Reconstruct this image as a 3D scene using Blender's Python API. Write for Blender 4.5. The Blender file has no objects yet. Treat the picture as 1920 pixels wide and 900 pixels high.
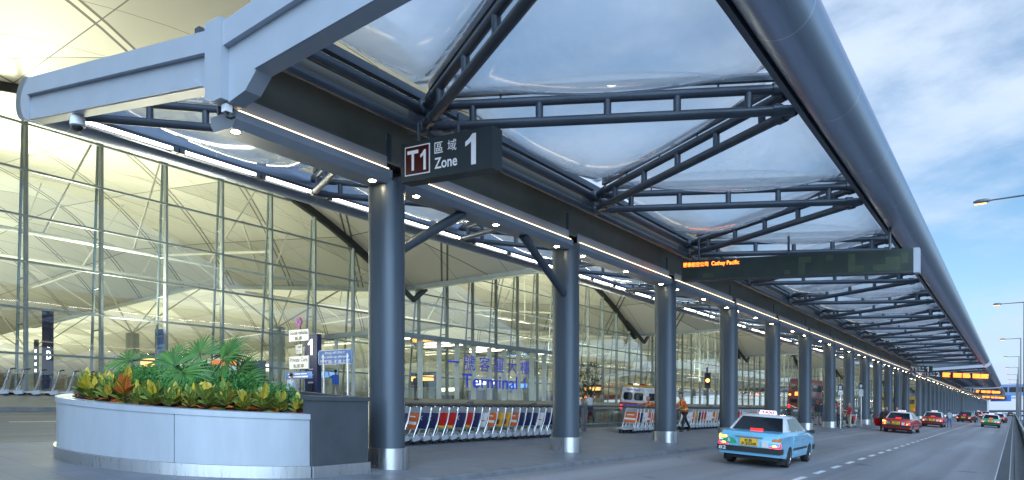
import bpy, bmesh, math, random
from math import sin, cos, tan, pi, radians, atan, atan2, sqrt
from mathutils import Vector, Matrix, noise
R = random.Random(7)
SC = bpy.context.scene
COL = SC.collection
CF = 0.07416            # crossfall of the whole site: it rises towards the terminal
def P(L, Z, h): return Vector((-L, Z, h + CF * L))    # L metres left of the drain, Z metres down the road, h above the sloping site
UP = Vector((0, 0, 1))

# ------------------------------------------------------------------ materials
def nt(m):
    m.use_nodes = True; t = m.node_tree; t.nodes.clear(); return t
def N(t, typ, **kw):
    n = t.nodes.new(typ)
    for k, v in kw.items():
        if k == 'ins':
            for a, b in v.items(): n.inputs[a].default_value = b
        else: setattr(n, k, v)
    return n
def math_(t, op, a, b=None):
    n = N(t, 'ShaderNodeMath', operation=op)
    for i, v in enumerate((a, b)):
        if v is None: continue
        if isinstance(v, (int, float)): n.inputs[i].default_value = v
        else: t.links.new(v, n.inputs[i])
    return n.outputs[0]
def rgba(c): return (c[0], c[1], c[2], 1)
def M(name, col, rough=.5, metal=0, var=.15, scale=5, bump=0, bscale=40, spec=.5, emit=None, es=0, coat=0, stretch=None, rvar=0, rnd=0):
    m = bpy.data.materials.new(name); t = nt(m); L = t.links
    out = N(t, 'ShaderNodeOutputMaterial'); b = N(t, 'ShaderNodeBsdfPrincipled')
    b.inputs['Roughness'].default_value = rough; b.inputs['Metallic'].default_value = metal
    b.inputs['Specular IOR Level'].default_value = spec; b.inputs['Coat Weight'].default_value = coat
    L.new(b.outputs[0], out.inputs[0])
    tc = N(t, 'ShaderNodeTexCoord'); src = tc.outputs['Object']
    if stretch:
        mp = N(t, 'ShaderNodeMapping', ins={'Scale': stretch}); L.new(src, mp.inputs[0]); src = mp.outputs[0]
    nz = N(t, 'ShaderNodeTexNoise', ins={'Scale': scale, 'Detail': 6, 'Roughness': .6}); L.new(src, nz.inputs['Vector'])
    rp = N(t, 'ShaderNodeMapRange', ins={1: .3, 2: .7, 3: 1 - var, 4: 1 + var}); L.new(nz.outputs[0], rp.inputs[0])
    mx = N(t, 'ShaderNodeMix', data_type='RGBA', blend_type='MULTIPLY', ins={'Factor': 1}); mx.inputs[6].default_value = rgba(col)
    L.new(rp.outputs[0], mx.inputs[7]); c = mx.outputs[2]
    if rnd:
        oi = N(t, 'ShaderNodeObjectInfo'); hs = N(t, 'ShaderNodeHueSaturation')
        r2 = N(t, 'ShaderNodeMapRange', ins={3: 1 - rnd, 4: 1 + rnd}); L.new(oi.outputs['Random'], r2.inputs[0])
        L.new(r2.outputs[0], hs.inputs['Value']); L.new(c, hs.inputs['Color']); c = hs.outputs[0]
    L.new(c, b.inputs['Base Color'])
    if rvar:
        r3 = N(t, 'ShaderNodeMapRange', ins={1: .3, 2: .7, 3: max(.02, rough - rvar), 4: rough + rvar}); L.new(nz.outputs[0], r3.inputs[0]); L.new(r3.outputs[0], b.inputs['Roughness'])
    if bump:
        n2 = N(t, 'ShaderNodeTexNoise', ins={'Scale': bscale, 'Detail': 4}); L.new(src, n2.inputs['Vector'])
        bp = N(t, 'ShaderNodeBump', ins={'Strength': bump, 'Distance': .02}); L.new(n2.outputs[0], bp.inputs['Height']); L.new(bp.outputs[0], b.inputs['Normal'])
    if emit:
        b.inputs['Emission Color'].default_value = rgba(emit); b.inputs['Emission Strength'].default_value = es
    m.diffuse_color = rgba(col)
    return m
def see_through(name, tint, base=.05, diff=0, dcol=(.8, .85, .9), rough=0.02, power=5, bump=0):
    """thin sheet: mostly lets light pass, mirrors more at grazing angles, a little milky"""
    m = bpy.data.materials.new(name); t = nt(m); L = t.links
    out = N(t, 'ShaderNodeOutputMaterial'); tr = N(t, 'ShaderNodeBsdfTransparent'); tr.inputs[0].default_value = rgba(tint)
    gl = N(t, 'ShaderNodeBsdfGlossy', ins={'Roughness': rough}); gl.inputs[0].default_value = (.95, .97, 1, 1)
    lw = N(t, 'ShaderNodeLayerWeight', ins={'Blend': .5})
    f = math_(t, 'MULTIPLY_ADD', math_(t, 'POWER', lw.outputs['Facing'], power), 1 - base)
    f.node.inputs[2].default_value = base
    first = tr.outputs[0]
    if diff:
        df = N(t, 'ShaderNodeBsdfTranslucent'); df.inputs[0].default_value = rgba(dcol)
        d2 = N(t, 'ShaderNodeBsdfDiffuse'); d2.inputs[0].default_value = rgba(dcol)
        m0 = N(t, 'ShaderNodeMixShader', ins={0: .35}); L.new(df.outputs[0], m0.inputs[1]); L.new(d2.outputs[0], m0.inputs[2])
        m1 = N(t, 'ShaderNodeMixShader', ins={0: diff}); L.new(tr.outputs[0], m1.inputs[1]); L.new(m0.outputs[0], m1.inputs[2]); first = m1.outputs[0]
        nz = N(t, 'ShaderNodeTexNoise', ins={'Scale': .5, 'Detail': 5}); tc = N(t, 'ShaderNodeTexCoord'); L.new(tc.outputs['Object'], nz.inputs['Vector'])
        mr = N(t, 'ShaderNodeMapRange', ins={1: .3, 2: .7, 3: diff * .6, 4: diff * 1.4}); L.new(nz.outputs[0], mr.inputs[0]); L.new(mr.outputs[0], m1.inputs[0])
    if bump:
        n2 = N(t, 'ShaderNodeTexNoise', ins={'Scale': .35, 'Detail': 2}); tc2 = N(t, 'ShaderNodeTexCoord'); L.new(tc2.outputs['Object'], n2.inputs['Vector'])
        bp = N(t, 'ShaderNodeBump', ins={'Strength': bump, 'Distance': .3}); L.new(n2.outputs[0], bp.inputs['Height']); L.new(bp.outputs[0], gl.inputs['Normal'])
    mx = N(t, 'ShaderNodeMixShader'); L.new(f, mx.inputs[0]); L.new(first, mx.inputs[1]); L.new(gl.outputs[0], mx.inputs[2]); L.new(mx.outputs[0], out.inputs[0])
    return m
def glow(name, col, s, rough=.4):
    return M(name, tuple(min(.9, c * .8) for c in col), rough, 0, .02, emit=col, es=s)

def mat_panels():
    """roof soffit: satin aluminium triangles with thin dark joints, in double lines across the vault"""
    m = bpy.data.materials.new('soffit_panels'); t = nt(m); L = t.links
    out = N(t, 'ShaderNodeOutputMaterial'); b = N(t, 'ShaderNodeBsdfPrincipled', ins={'Roughness': .42, 'Metallic': .25}); L.new(b.outputs[0], out.inputs[0])
    g = N(t, 'ShaderNodeNewGeometry'); s = N(t, 'ShaderNodeSeparateXYZ'); L.new(g.outputs['Position'], s.inputs[0]); x, y = s.outputs[0], s.outputs[1]
    def fam(ax, ay, per, off=0, w=.006):
        v = math_(t, 'ADD', math_(t, 'MULTIPLY', x, ax / per), math_(t, 'MULTIPLY', y, ay / per)); v = math_(t, 'ADD', v, off)
        return math_(t, 'LESS_THAN', math_(t, 'PINGPONG', v, .5), w), v
    l1, v1 = fam(.0, 1, 6, .15, .005); l2, v2 = fam(.75, .66, 6, 0, .010); l3, v3 = fam(.75, -.66, 6); l4, _ = fam(.75, .66, 6, .06, .010); l5, _ = fam(1, 0, 4, .2, .004)
    ln = l1
    for q in (l2, l3, l4, l5): ln = math_(t, 'MAXIMUM', ln, q)
    cell = N(t, 'ShaderNodeTexWhiteNoise', noise_dimensions='3D'); cb = N(t, 'ShaderNodeCombineXYZ')
    for i, v in enumerate((v1, v2, v3)): L.new(math_(t, 'FLOOR', v), cb.inputs[i])
    L.new(cb.outputs[0], cell.inputs[0])
    mr = N(t, 'ShaderNodeMapRange', ins={3: .80, 4: 1.08}); L.new(cell.outputs[0], mr.inputs[0])
    mx = N(t, 'ShaderNodeMix', data_type='RGBA', blend_type='MULTIPLY', ins={'Factor': 1}); mx.inputs[6].default_value = (.72, .70, .62, 1); L.new(mr.outputs[0], mx.inputs[7])
    m2 = N(t, 'ShaderNodeMix', data_type='RGBA'); L.new(ln, m2.inputs[0]); L.new(mx.outputs[2], m2.inputs[6]); m2.inputs[7].default_value = (.12, .12, .10, 1)
    L.new(m2.outputs[2], b.inputs['Base Color'])
    r = N(t, 'ShaderNodeMapRange', ins={3: .3, 4: .5}); L.new(cell.outputs[0], r.inputs[0]); L.new(r.outputs[0], b.inputs['Roughness'])
    return m
def mat_tube():
    m = M('brushed_tube', (.37, .44, .56), .36, .8, .10, 3, stretch=(30, .6, 30)); t = m.node_tree; L = t.links
    b = [n for n in t.nodes if n.type == 'BSDF_PRINCIPLED'][0]; src = b.inputs['Base Color'].links[0].from_socket
    g = N(t, 'ShaderNodeNewGeometry'); s = N(t, 'ShaderNodeSeparateXYZ'); L.new(g.outputs['Position'], s.inputs[0])
    ln = math_(t, 'LESS_THAN', math_(t, 'PINGPONG', math_(t, 'MULTIPLY', s.outputs[1], 1 / 3.6), .5), .0045)
    mx = N(t, 'ShaderNodeMix', data_type='RGBA'); L.new(ln, mx.inputs[0]); L.new(src, mx.inputs[6]); mx.inputs[7].default_value = (.62, .66, .72, 1); L.new(mx.outputs[2], b.inputs['Base Color'])
    return m
def mat_paving():
    m = M('paving', (.135, .15, .178), .55, 0, .25, 1.1, bump=.15, bscale=60, rvar=.12); t = m.node_tree; L = t.links
    b = [n for n in t.nodes if n.type == 'BSDF_PRINCIPLED'][0]; src = b.inputs['Base Color'].links[0].from_socket
    tc = N(t, 'ShaderNodeTexCoord'); br = N(t, 'ShaderNodeTexBrick', offset=0, ins={'Scale': 1, 'Mortar Size': .006, 'Brick Width': .6, 'Row Height': .6}); L.new(tc.outputs['Object'], br.inputs['Vector'])
    br.inputs['Color1'].default_value = (.95, .95, .95, 1); br.inputs['Color2'].default_value = (1.08, 1.08, 1.1, 1); br.inputs['Mortar'].default_value = (.45, .45, .45, 1)
    mx = N(t, 'ShaderNodeMix', data_type='RGBA', blend_type='MULTIPLY', ins={'Factor': 1}); L.new(src, mx.inputs[6]); L.new(br.outputs[0], mx.inputs[7]); L.new(mx.outputs[2], b.inputs['Base Color'])
    return m
def mat_asphalt(name, col):
    m = M(name, col, .62, 0, .22, .35, bump=.35, bscale=180, rvar=.1, stretch=(1, .25, 1)); t = m.node_tree; L = t.links
    b = [n for n in t.nodes if n.type == 'BSDF_PRINCIPLED'][0]; src = b.inputs['Base Color'].links[0].from_socket
    tc = N(t, 'ShaderNodeTexCoord'); n2 = N(t, 'ShaderNodeTexNoise', ins={'Scale': 90, 'Detail': 3}); L.new(tc.outputs['Object'], n2.inputs['Vector'])
    mr = N(t, 'ShaderNodeMapRange', ins={1: .35, 2: .65, 3: .8, 4: 1.2}); L.new(n2.outputs[0], mr.inputs[0])
    mx = N(t, 'ShaderNodeMix', data_type='RGBA', blend_type='MULTIPLY', ins={'Factor': 1}); L.new(src, mx.inputs[6]); L.new(mr.outputs[0], mx.inputs[7])
    vo = N(t, 'ShaderNodeTexVoronoi', feature='DISTANCE_TO_EDGE', ins={'Scale': .16}); n3 = N(t, 'ShaderNodeTexNoise', ins={'Scale': 1.2, 'Detail': 6}); L.new(tc.outputs['Object'], n3.inputs['Vector'])
    ad = N(t, 'ShaderNodeMix', data_type='RGBA', blend_type='ADD', ins={'Factor': .9}); L.new(tc.outputs['Object'], ad.inputs[6]); L.new(n3.outputs[1], ad.inputs[7]); L.new(ad.outputs[2], vo.inputs['Vector'])
    n4 = N(t, 'ShaderNodeTexNoise', ins={'Scale': 1, 'Detail': 4}); mp4 = N(t, 'ShaderNodeMapping', ins={'Scale': (1.3, .018, 1)}); L.new(tc.outputs['Object'], mp4.inputs[0]); L.new(mp4.outputs[0], n4.inputs['Vector'])
    r4 = N(t, 'ShaderNodeMapRange', ins={1: .35, 2: .65, 3: .78, 4: 1.14}); L.new(n4.outputs[0], r4.inputs[0]); m4 = N(t, 'ShaderNodeMix', data_type='RGBA', blend_type='MULTIPLY', ins={'Factor': 1}); L.new(mx.outputs[2], m4.inputs[6]); L.new(r4.outputs[0], m4.inputs[7]); mx = m4
    n5 = N(t, 'ShaderNodeTexNoise', ins={'Scale': .55, 'Detail': 5, 'Roughness': .7}); L.new(tc.outputs['Object'], n5.inputs['Vector']); st = N(t, 'ShaderNodeMapRange', ins={1: .62, 2: .70, 3: 1, 4: .62}); L.new(n5.outputs[0], st.inputs[0])
    m5 = N(t, 'ShaderNodeMix', data_type='RGBA', blend_type='MULTIPLY', ins={'Factor': 1}); L.new(mx.outputs[2], m5.inputs[6]); L.new(st.outputs[0], m5.inputs[7]); mx = m5
    crack = math_(t, 'MULTIPLY', math_(t, 'LESS_THAN', vo.outputs['Distance'], .0016), math_(t, 'GREATER_THAN', n3.outputs[0], .52))
    m2 = N(t, 'ShaderNodeMix', data_type='RGBA'); L.new(math_(t, 'MULTIPLY', crack, .55), m2.inputs[0]); L.new(mx.outputs[2], m2.inputs[6]); m2.inputs[7].default_value = (.03, .03, .035, 1)
    L.new(m2.outputs[2], b.inputs['Base Color'])
    return m
def mat_leaf(name, a, c2, vein=None, rough=.45):
    m = bpy.data.materials.new(name); t = nt(m); L = t.links
    out = N(t, 'ShaderNodeOutputMaterial'); b = N(t, 'ShaderNodeBsdfPrincipled', ins={'Roughness': rough}); L.new(b.outputs[0], out.inputs[0])
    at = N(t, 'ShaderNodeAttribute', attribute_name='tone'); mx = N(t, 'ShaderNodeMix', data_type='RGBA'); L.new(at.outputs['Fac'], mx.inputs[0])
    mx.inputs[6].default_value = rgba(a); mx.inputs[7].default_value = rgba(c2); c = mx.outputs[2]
    if vein:
        uv = N(t, 'ShaderNodeUVMap'); s = N(t, 'ShaderNodeSeparateXYZ'); L.new(uv.outputs[0], s.inputs[0])
        au = math_(t, 'ABSOLUTE', s.outputs[0]); mid = math_(t, 'LESS_THAN', au, .11)
        sv = math_(t, 'LESS_THAN', math_(t, 'PINGPONG', math_(t, 'SUBTRACT', math_(t, 'MULTIPLY', s.outputs[1], 7), math_(t, 'MULTIPLY', au, 1.6)), .5), .085)
        edge = math_(t, 'GREATER_THAN', au, .93)
        v = math_(t, 'MAXIMUM', math_(t, 'MAXIMUM', mid, sv), edge)
        m2 = N(t, 'ShaderNodeMix', data_type='RGBA'); L.new(math_(t, 'MULTIPLY', v, .7), m2.inputs[0]); L.new(c, m2.inputs[6]); m2.inputs[7].default_value = rgba(vein); c = m2.outputs[2]
    L.new(c, b.inputs['Base Color'])
    b.inputs['Subsurface Weight'].default_value = 0
    return m

MT = {}
def mats():
    d = MT
    d['steel'] = M('dark_steel', (.075, .092, .118), .36, .3, .15, 2, rvar=.08)
    d['column'] = M('column_paint', (.074, .095, .122), .42, .35, .12, 1.2, stretch=(6, 6, .5), rvar=.07)
    d['stainless'] = M('stainless', (.58, .60, .63), .3, .95, .05, 2, stretch=(9, 9, .8), rvar=.05)
    d['white_al'] = M('pale_aluminium', (.38, .42, .48), .42, .05, .05, 1.5, rvar=.05)
    d['tube'] = mat_tube()
    d['olive'] = M('beam_web', (.20, .20, .165), .42, .3, .12, 1.0)
    d['gutter'] = M('gutter_lining', (.34, .33, .29), .5, .1, .08, 1)
    d['trough'] = M('trough_grey', (.30, .33, .38), .4, .4, .08, 1.5)
    d['film'] = see_through('cushion_film', (.97, .985, 1.0), .016, .42, (.95, .965, .985), .10, 4)
    d['glass'] = see_through('facade_glass', (.92, .98, .94), .13, 0, rough=.0, power=2.8, bump=.02)
    d['glassfin'] = see_through('clear_glass', (.90, .95, .95), .05, 0)
    d['carglass'] = M('car_glass', (.012, .016, .022), .04, 0, .1, 2, spec=.5)
    d['mullion'] = M('mullion_grey', (.24, .285, .29), .4, .25, .1, 2)
    d['arch'] = M('arch_black', (.03, .035, .035), .4, .2, .1, 2)
    d['soffit'] = mat_panels()
    d['roof'] = M('roof_sheet', (.45, .47, .48), .5, .3, .1, .5)
    d['strut'] = M('strut_white', (.72, .72, .66), .45, 0, .05, 2)
    d['incol'] = M('hall_column', (.34, .38, .35), .4, .1, .06, 2)
    d['floor'] = M('hall_floor', (.35, .36, .36), .25, 0, .1, 1)
    d['hallwall'] = M('hall_wall', (.42, .43, .38), .6, 0, .25, .25)
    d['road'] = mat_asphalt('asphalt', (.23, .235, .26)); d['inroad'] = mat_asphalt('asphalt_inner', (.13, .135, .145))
    d['paving'] = mat_paving(); d['kerb'] = M('kerb_stone', (.15, .16, .18), .6, 0, .25, 3, bump=.3, bscale=30)
    d['fore'] = M('forecourt_paving', (.15, .16, .16), .5, 0, .2, 1)
    d['ground'] = M('ground', (.10, .11, .11), .8, 0, .3, .02)
    d['paint'] = M('road_paint', (.62, .63, .64), .6, 0, .2, 6)
    d['drain'] = M('drain_iron', (.035, .04, .05), .5, .5, .3, 6); d['white'] = M('white_paint', (.75, .76, .78), .45, 0, .08, 3)
    d['black'] = M('black_plastic', (.018, .019, .022), .45, 0, .2, 4); d['rubber'] = M('rubber', (.016, .016, .018), .75, 0, .2, 10)
    d['led_warm'] = glow('led_strip', (1, .74, .42), 3.2); d['down'] = glow('downlight_lens', (1, .80, .48), 70); d['fluor'] = glow('fluorescent', (1, .96, .86), 9)
    d['rail'] = M('rail_steel', (.13, .145, .17), .4, .5, .1, 3); d['railglass'] = see_through('rail_glass', (.62, .68, .68), .06)
    d['sign'] = M('sign_grey', (.045, .058, .062), .45, .2, .08, 2); d['maroon'] = M('sign_maroon', (.085, .012, .008), .35, 0, .1, 2)
    d['letter'] = M('sign_letter', (.72, .74, .78), .5, 0, .02, emit=(.75, .8, .9), es=.12)
    d['ledoff'] = M('led_panel', (.022, .036, .03), .5, 0, .3, 1.2); d['ledpix'] = glow('led_amber', (1, .17, .02), 4.5)
    d['ledpatch'] = M('led_worn_module', (.045, .065, .04), .5, 0, .2, 2)
    d['blue'] = M('sign_blue', (.035, .16, .50), .4, 0, .06, 2); d['navy'] = M('kiosk_navy', (.018, .028, .11), .35, 0, .1, 2); d['letterblue'] = M('letter_blue', (.03, .05, .48), .4, 0, .05, 2, emit=(.03, .06, .6), es=.25)
    d['red'] = M('sign_red', (.42, .02, .03), .4, 0, .06, 2); d['lit_white'] = glow('lit_letter', (1, .97, .9), 1.6)
    d['soil'] = M('soil', (.03, .024, .018), .9, 0, .4, 8); d['planter_dark'] = M('planter_dark', (.075, .085, .10), .42, .3, .12, 2, bump=.05, bscale=80)
    d['planter_pale'] = M('planter_panel', (.36, .40, .455), .38, .15, .10, 2.2, bump=.03, bscale=120, stretch=(1, 1, .22))
    d['chrome'] = M('chrome', (.7, .71, .72), .15, 1, .05, 4)
    d['alu'] = M('trolley_alu', (.66, .68, .70), .3, .8, .1, 5); d['tgrey'] = M('trolley_plastic', (.42, .46, .52), .5, 0, .1, 5)
mats()

# ------------------------------------------------------------------ mesh builder
class MB:
    def __init__(s, org=None): s.bm = bmesh.new(); s.org = Vector(org) if org is not None else None; s.mi = 0
    def face(s, pts):
        vs = [s.bm.verts.new(p) for p in pts]; f = s.bm.faces.new(vs); f.material_index = s.mi; return f
    def loft(s, rings, cap=True, closed=True):
        rs = [[s.bm.verts.new(p) for p in r] for r in rings]; n = len(rs[0])
        for a, b in zip(rs, rs[1:]):
            for i in range(n if closed else n - 1):
                j = (i + 1) % n
                f = s.bm.faces.new((a[i], a[j], b[j], b[i])); f.material_index = s.mi
        if cap:
            for r in (rs[0][::-1], rs[-1]):
                f = s.bm.faces.new(r); f.material_index = s.mi
        return rs
    def box(s, x0, x1, y0, y1, z0, z1, f=None):
        f = f or (lambda x, y, z: Vector((x, y, z)))
        s.loft([[f(x0, y0, z), f(x1, y0, z), f(x1, y1, z), f(x0, y1, z)] for z in (z0, z1)])
    def boxP(s, L0, L1, Z0, Z1, h0, h1): s.box(L0, L1, Z0, Z1, h0, h1, P)
    def ring(s, c, ax, r, n, ref=None):
        ax = ax.normalized(); a = ax.cross(Vector((0, 0, 1)) if abs(ax.z) < .9 else Vector((0, 1, 0))).normalized(); b = ax.cross(a)
        return [c + (a * cos(2 * pi * i / n) + b * sin(2 * pi * i / n)) * r for i in range(n)]
    def tube(s, p, q, r, r2=None, n=10, cap=True):
        p = Vector(p); q = Vector(q); ax = q - p
        s.loft([s.ring(p, ax, r, n), s.ring(q, ax, r if r2 is None else r2, n)], cap)
    def path(s, pts, r, n=8):
        pts = [Vector(p) for p in pts]; rings = []
        for i, p in enumerate(pts):
            ax = pts[min(i + 1, len(pts) - 1)] - pts[max(i - 1, 0)]; rings.append(s.ring(p, ax, r if not callable(r) else r(i / (len(pts) - 1)), n))
        for k in range(1, len(rings)):      # keep ring starts aligned
            a = rings[k - 1][0]; j = min(range(n), key=lambda i: (rings[k][i] - a).length); rings[k] = rings[k][j:] + rings[k][:j]
        s.loft(rings)
    def bar(s, p, q, w, d, up=UP):
        p = Vector(p); q = Vector(q); ax = (q - p).normalized(); a = ax.cross(up).normalized(); b = a.cross(ax)
        s.loft([[c + a * (u * w / 2) + b * (v * d / 2) for u, v in ((-1, -1), (1, -1), (1, 1), (-1, 1))] for c in (p, q)])
    def lathe(s, prof, c=(0, 0, 0), ax='z', n=20):
        c = Vector(c); rings = []
        for r, z in prof:
            rr = []
            for i in range(n):
                a = 2 * pi * i / n; u, v = cos(a) * r, sin(a) * r
                rr.append(c + (Vector((u, v, z)) if ax == 'z' else Vector((z, u, v)) if ax == 'x' else Vector((u, z, v))))
            rings.append(rr)
        s.loft(rings)
    def ball(s, c, r, n=10):
        rx = r if hasattr(r, '__len__') else (r, r, r); c = Vector(c); rings = []
        for k in range(1, n):
            t = pi * k / n; rings.append([c + Vector((rx[0] * sin(t) * cos(2 * pi * i / (n * 2)), rx[1] * sin(t) * sin(2 * pi * i / (n * 2)), -rx[2] * cos(t))) for i in range(n * 2)])
        s.loft(rings)
    def mesh(s, name, recalc=True, smooth=True, ang=38):
        if recalc: bmesh.ops.recalc_face_normals(s.bm, faces=s.bm.faces)
        me = bpy.data.meshes.new(name)
        if s.org is not None: bmesh.ops.translate(s.bm, verts=s.bm.verts, vec=-s.org)
        s.bm.to_mesh(me); s.bm.free()
        if smooth: me.shade_smooth(); me.set_sharp_from_angle(angle=radians(ang))
        return me
    def build(s, name, mat, parent=None, **kw):
        me = s.mesh(name, **kw)
        for m in (mat if isinstance(mat, (list, tuple)) else [mat]): me.materials.append(MT[m] if isinstance(m, str) else m)
        return link(name, me, parent, s.org if parent is None else None)
def link(name, me, parent=None, loc=None):
    o = bpy.data.objects.new(name, me); COL.objects.link(o)
    if loc is not None: o.location = loc
    if parent: o.parent = parent; KIDS.setdefault(parent.name, []).append(o)
    return o
KIDS = {}
def tag(o, label=None, cat=None, group=None, kind=None):
    for k, v in (('label', label), ('category', cat), ('group', group), ('kind', kind)):
        if v: o[k] = v
    return o
ROLL = atan(CF)
def thing(name, label, cat, loc, rz=0, group=None, roll=False):
    o = bpy.data.objects.new(name, None); COL.objects.link(o); o.location = loc; o.rotation_euler = (0, ROLL if roll else 0, rz); o.empty_display_size = .3
    return tag(o, label, cat, group)
def copy_tree(o, parent=None, skip=()):
    c = o.copy(); COL.objects.link(c); c.parent = parent
    for k in KIDS.get(o.name, ()):
        if k.name.split('.')[0] not in skip: copy_tree(k, c, skip)
    return c
def struct(name, mb, mat, **kw): return tag(mb.build(name, mat, **kw), kind='structure')
ORD = 'first second third fourth fifth sixth seventh eighth ninth tenth eleventh twelfth thirteenth fourteenth fifteenth sixteenth seventeenth eighteenth nineteenth twentieth'.split()
def ordn(i):
    if i < 20: return ORD[i]
    tens = {2: 'twenty', 3: 'thirty', 4: 'forty'}; t, u = divmod(i + 1, 10)
    return {2: 'twentieth', 3: 'thirtieth', 4: 'fortieth'}[t] if u == 0 else tens[t] + '-' + ORD[u - 1]

_tx = {}
def text(body, mat, parent, o, right, up, width=None, height=None, name='lettering', org=None, depth=.004, bold=.0, center=False):
    """writing as real raised letters: fitted to width / height, o = lower left corner"""
    key = (body, bold)
    if body == '1': _tx[key] = ([Vector((x, y, 0)) for x, y in ((.22, 0), (.40, 0), (.40, 1), (.27, 1), (.14, .86), (0, .77), (0, .62), (.13, .68), (.22, .75))], [tuple(range(9))])
    if key not in _tx:
        cu = bpy.data.curves.new('txt', 'FONT'); cu.body = body; cu.size = 1; cu.offset = bold; cu.resolution_u = 3
        t = bpy.data.objects.new('txt', cu); COL.objects.link(t); dg = bpy.context.evaluated_depsgraph_get()
        me = bpy.data.meshes.new_from_object(t.evaluated_get(dg)); bpy.data.objects.remove(t)
        vs = [v.co.copy() for v in me.vertices]; fs = [tuple(p.vertices) for p in me.polygons]; bpy.data.meshes.remove(me)
        _tx[key] = (vs, fs)
    vs, fs = _tx[key]
    x0, x1 = min(v.x for v in vs), max(v.x for v in vs); y0, y1 = min(v.y for v in vs), max(v.y for v in vs)
    if width is None: s = (height / (y1 - y0),) * 2
    elif height is None: s = (width / (x1 - x0),) * 2
    else: s = (width / (x1 - x0), height / (y1 - y0))
    o = Vector(o) - (Vector(org) if org is not None else Vector()); right = Vector(right); up = Vector(up); nrm = right.cross(up).normalized()
    if center: o = o - right * ((x1 - x0) * s[0] / 2)
    co = [o + right * ((v.x - x0) * s[0]) + up * ((v.y - y0) * s[1]) + nrm * depth for v in vs]
    me = bpy.data.meshes.new(name); me.from_pydata(co, [], fs); me.materials.append(MT[mat] if isinstance(mat, str) else mat)
    return link(name, me, parent)

# ------------------------------------------------------------------ camera, sky, light
cam = bpy.data.cameras.new('camera'); co = bpy.data.objects.new('camera', cam); COL.objects.link(co); SC.camera = co
co.location = (0, 0, 2.1); co.rotation_euler = (radians(90), 0, radians(36))
cam.sensor_width = 36; cam.lens = 36 * 1295 / 1920; cam.shift_y = 320 / 1920; cam.clip_start = .05; cam.clip_end = 9000
SUN_EL, SUN_AZ = radians(27), radians(142)     # azimuth clockwise from +Y: low and behind the camera
def sky():
    w = bpy.data.worlds.new('World'); SC.world = w; w.use_nodes = True; t = w.node_tree; t.nodes.clear(); L = t.links
    out = N(t, 'ShaderNodeOutputWorld'); bg = N(t, 'ShaderNodeBackground', ins={'Strength': .1}); L.new(bg.outputs[0], out.inputs[0])
    sk = N(t, 'ShaderNodeTexSky', sky_type='NISHITA', sun_disc=False, sun_elevation=SUN_EL, sun_rotation=SUN_AZ, altitude=0, air_density=1.0, dust_density=.6, ozone_density=3.0)
    tc = N(t, 'ShaderNodeTexCoord'); s = N(t, 'ShaderNodeSeparateXYZ'); L.new(tc.outputs['Generated'], s.inputs[0])
    zz = math_(t, 'ADD', math_(t, 'MAXIMUM', s.outputs[2], 0), .38)
    cb = N(t, 'ShaderNodeCombineXYZ'); L.new(math_(t, 'DIVIDE', s.outputs[0], zz), cb.inputs[0]); L.new(math_(t, 'DIVIDE', s.outputs[1], zz), cb.inputs[1])
    mp = N(t, 'ShaderNodeMapping', ins={'Location': (5.3, .4, 0), 'Rotation': (0, 0, .5), 'Scale': (1.0, 1.35, 1)}); L.new(cb.outputs[0], mp.inputs[0])
    nz = N(t, 'ShaderNodeTexNoise', ins={'Scale': 1.5, 'Detail': 9, 'Roughness': .58, 'Distortion': .1}); L.new(mp.outputs[0], nz.inputs['Vector'])
    mr = N(t, 'ShaderNodeMapRange', interpolation_type='SMOOTHSTEP', ins={1: .43, 2: .63, 3: 0, 4: .95}); L.new(nz.outputs[0], mr.inputs[0])
    tint = N(t, 'ShaderNodeMix', data_type='RGBA', blend_type='MULTIPLY', ins={'Factor': 1}); L.new(sk.outputs[0], tint.inputs[6]); tint.inputs[7].default_value = SKY_TINT
    n2 = N(t, 'ShaderNodeTexNoise', ins={'Scale': 2.6, 'Detail': 5}); L.new(mp.outputs[0], n2.inputs['Vector'])
    cc = N(t, 'ShaderNodeMix', data_type='RGBA'); L.new(n2.outputs[0], cc.inputs[0]); cc.inputs[6].default_value = CLOUD_A; cc.inputs[7].default_value = CLOUD_B
    mx = N(t, 'ShaderNodeMix', data_type='RGBA'); L.new(mr.outputs[0], mx.inputs[0]); L.new(tint.outputs[2], mx.inputs[6]); L.new(cc.outputs[2], mx.inputs[7])
    hz = math_(t, 'POWER', math_(t, 'SUBTRACT', 1, math_(t, 'MAXIMUM', s.outputs[2], 0)), 7)
    m2 = N(t, 'ShaderNodeMix', data_type='RGBA'); L.new(math_(t, 'MULTIPLY', hz, .75), m2.inputs[0]); L.new(mx.outputs[2], m2.inputs[6]); m2.inputs[7].default_value = (4.2, 5.3, 6.8, 1)
    L.new(m2.outputs[2], bg.inputs[0])
SKY_TINT = (.88, 1.10, 1.14, 1); CLOUD_A = (3.6, 5.0, 7.2, 1); CLOUD_B = (6.2, 7.0, 8.0, 1)
sky()
sl = bpy.data.lights.new('sun', 'SUN'); sl.energy = 3.2; sl.angle = radians(70); sl.color = (.56, .76, 1.0); so = bpy.data.objects.new('sun', sl); COL.objects.link(so)
sd = Vector((sin(SUN_AZ) * cos(SUN_EL), cos(SUN_AZ) * cos(SUN_EL), sin(SUN_EL))); so.rotation_euler = sd.to_track_quat('Z', 'Y').to_euler(); so.location = (20, -40, 40)
vs_ = SC.view_settings; vs_.view_transform = 'Standard'; vs_.look = 'None'; vs_.gamma = 1; vs_.exposure = .52; vs_.use_curve_mapping = False
SC.cycles.max_bounces = 8; SC.cycles.transparent_max_bounces = 32; SC.cycles.glossy_bounces = 4; SC.cycles.diffuse_bounces = 3; SC.cycles.caustics_reflective = False; SC.cycles.caustics_refractive = False
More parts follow.
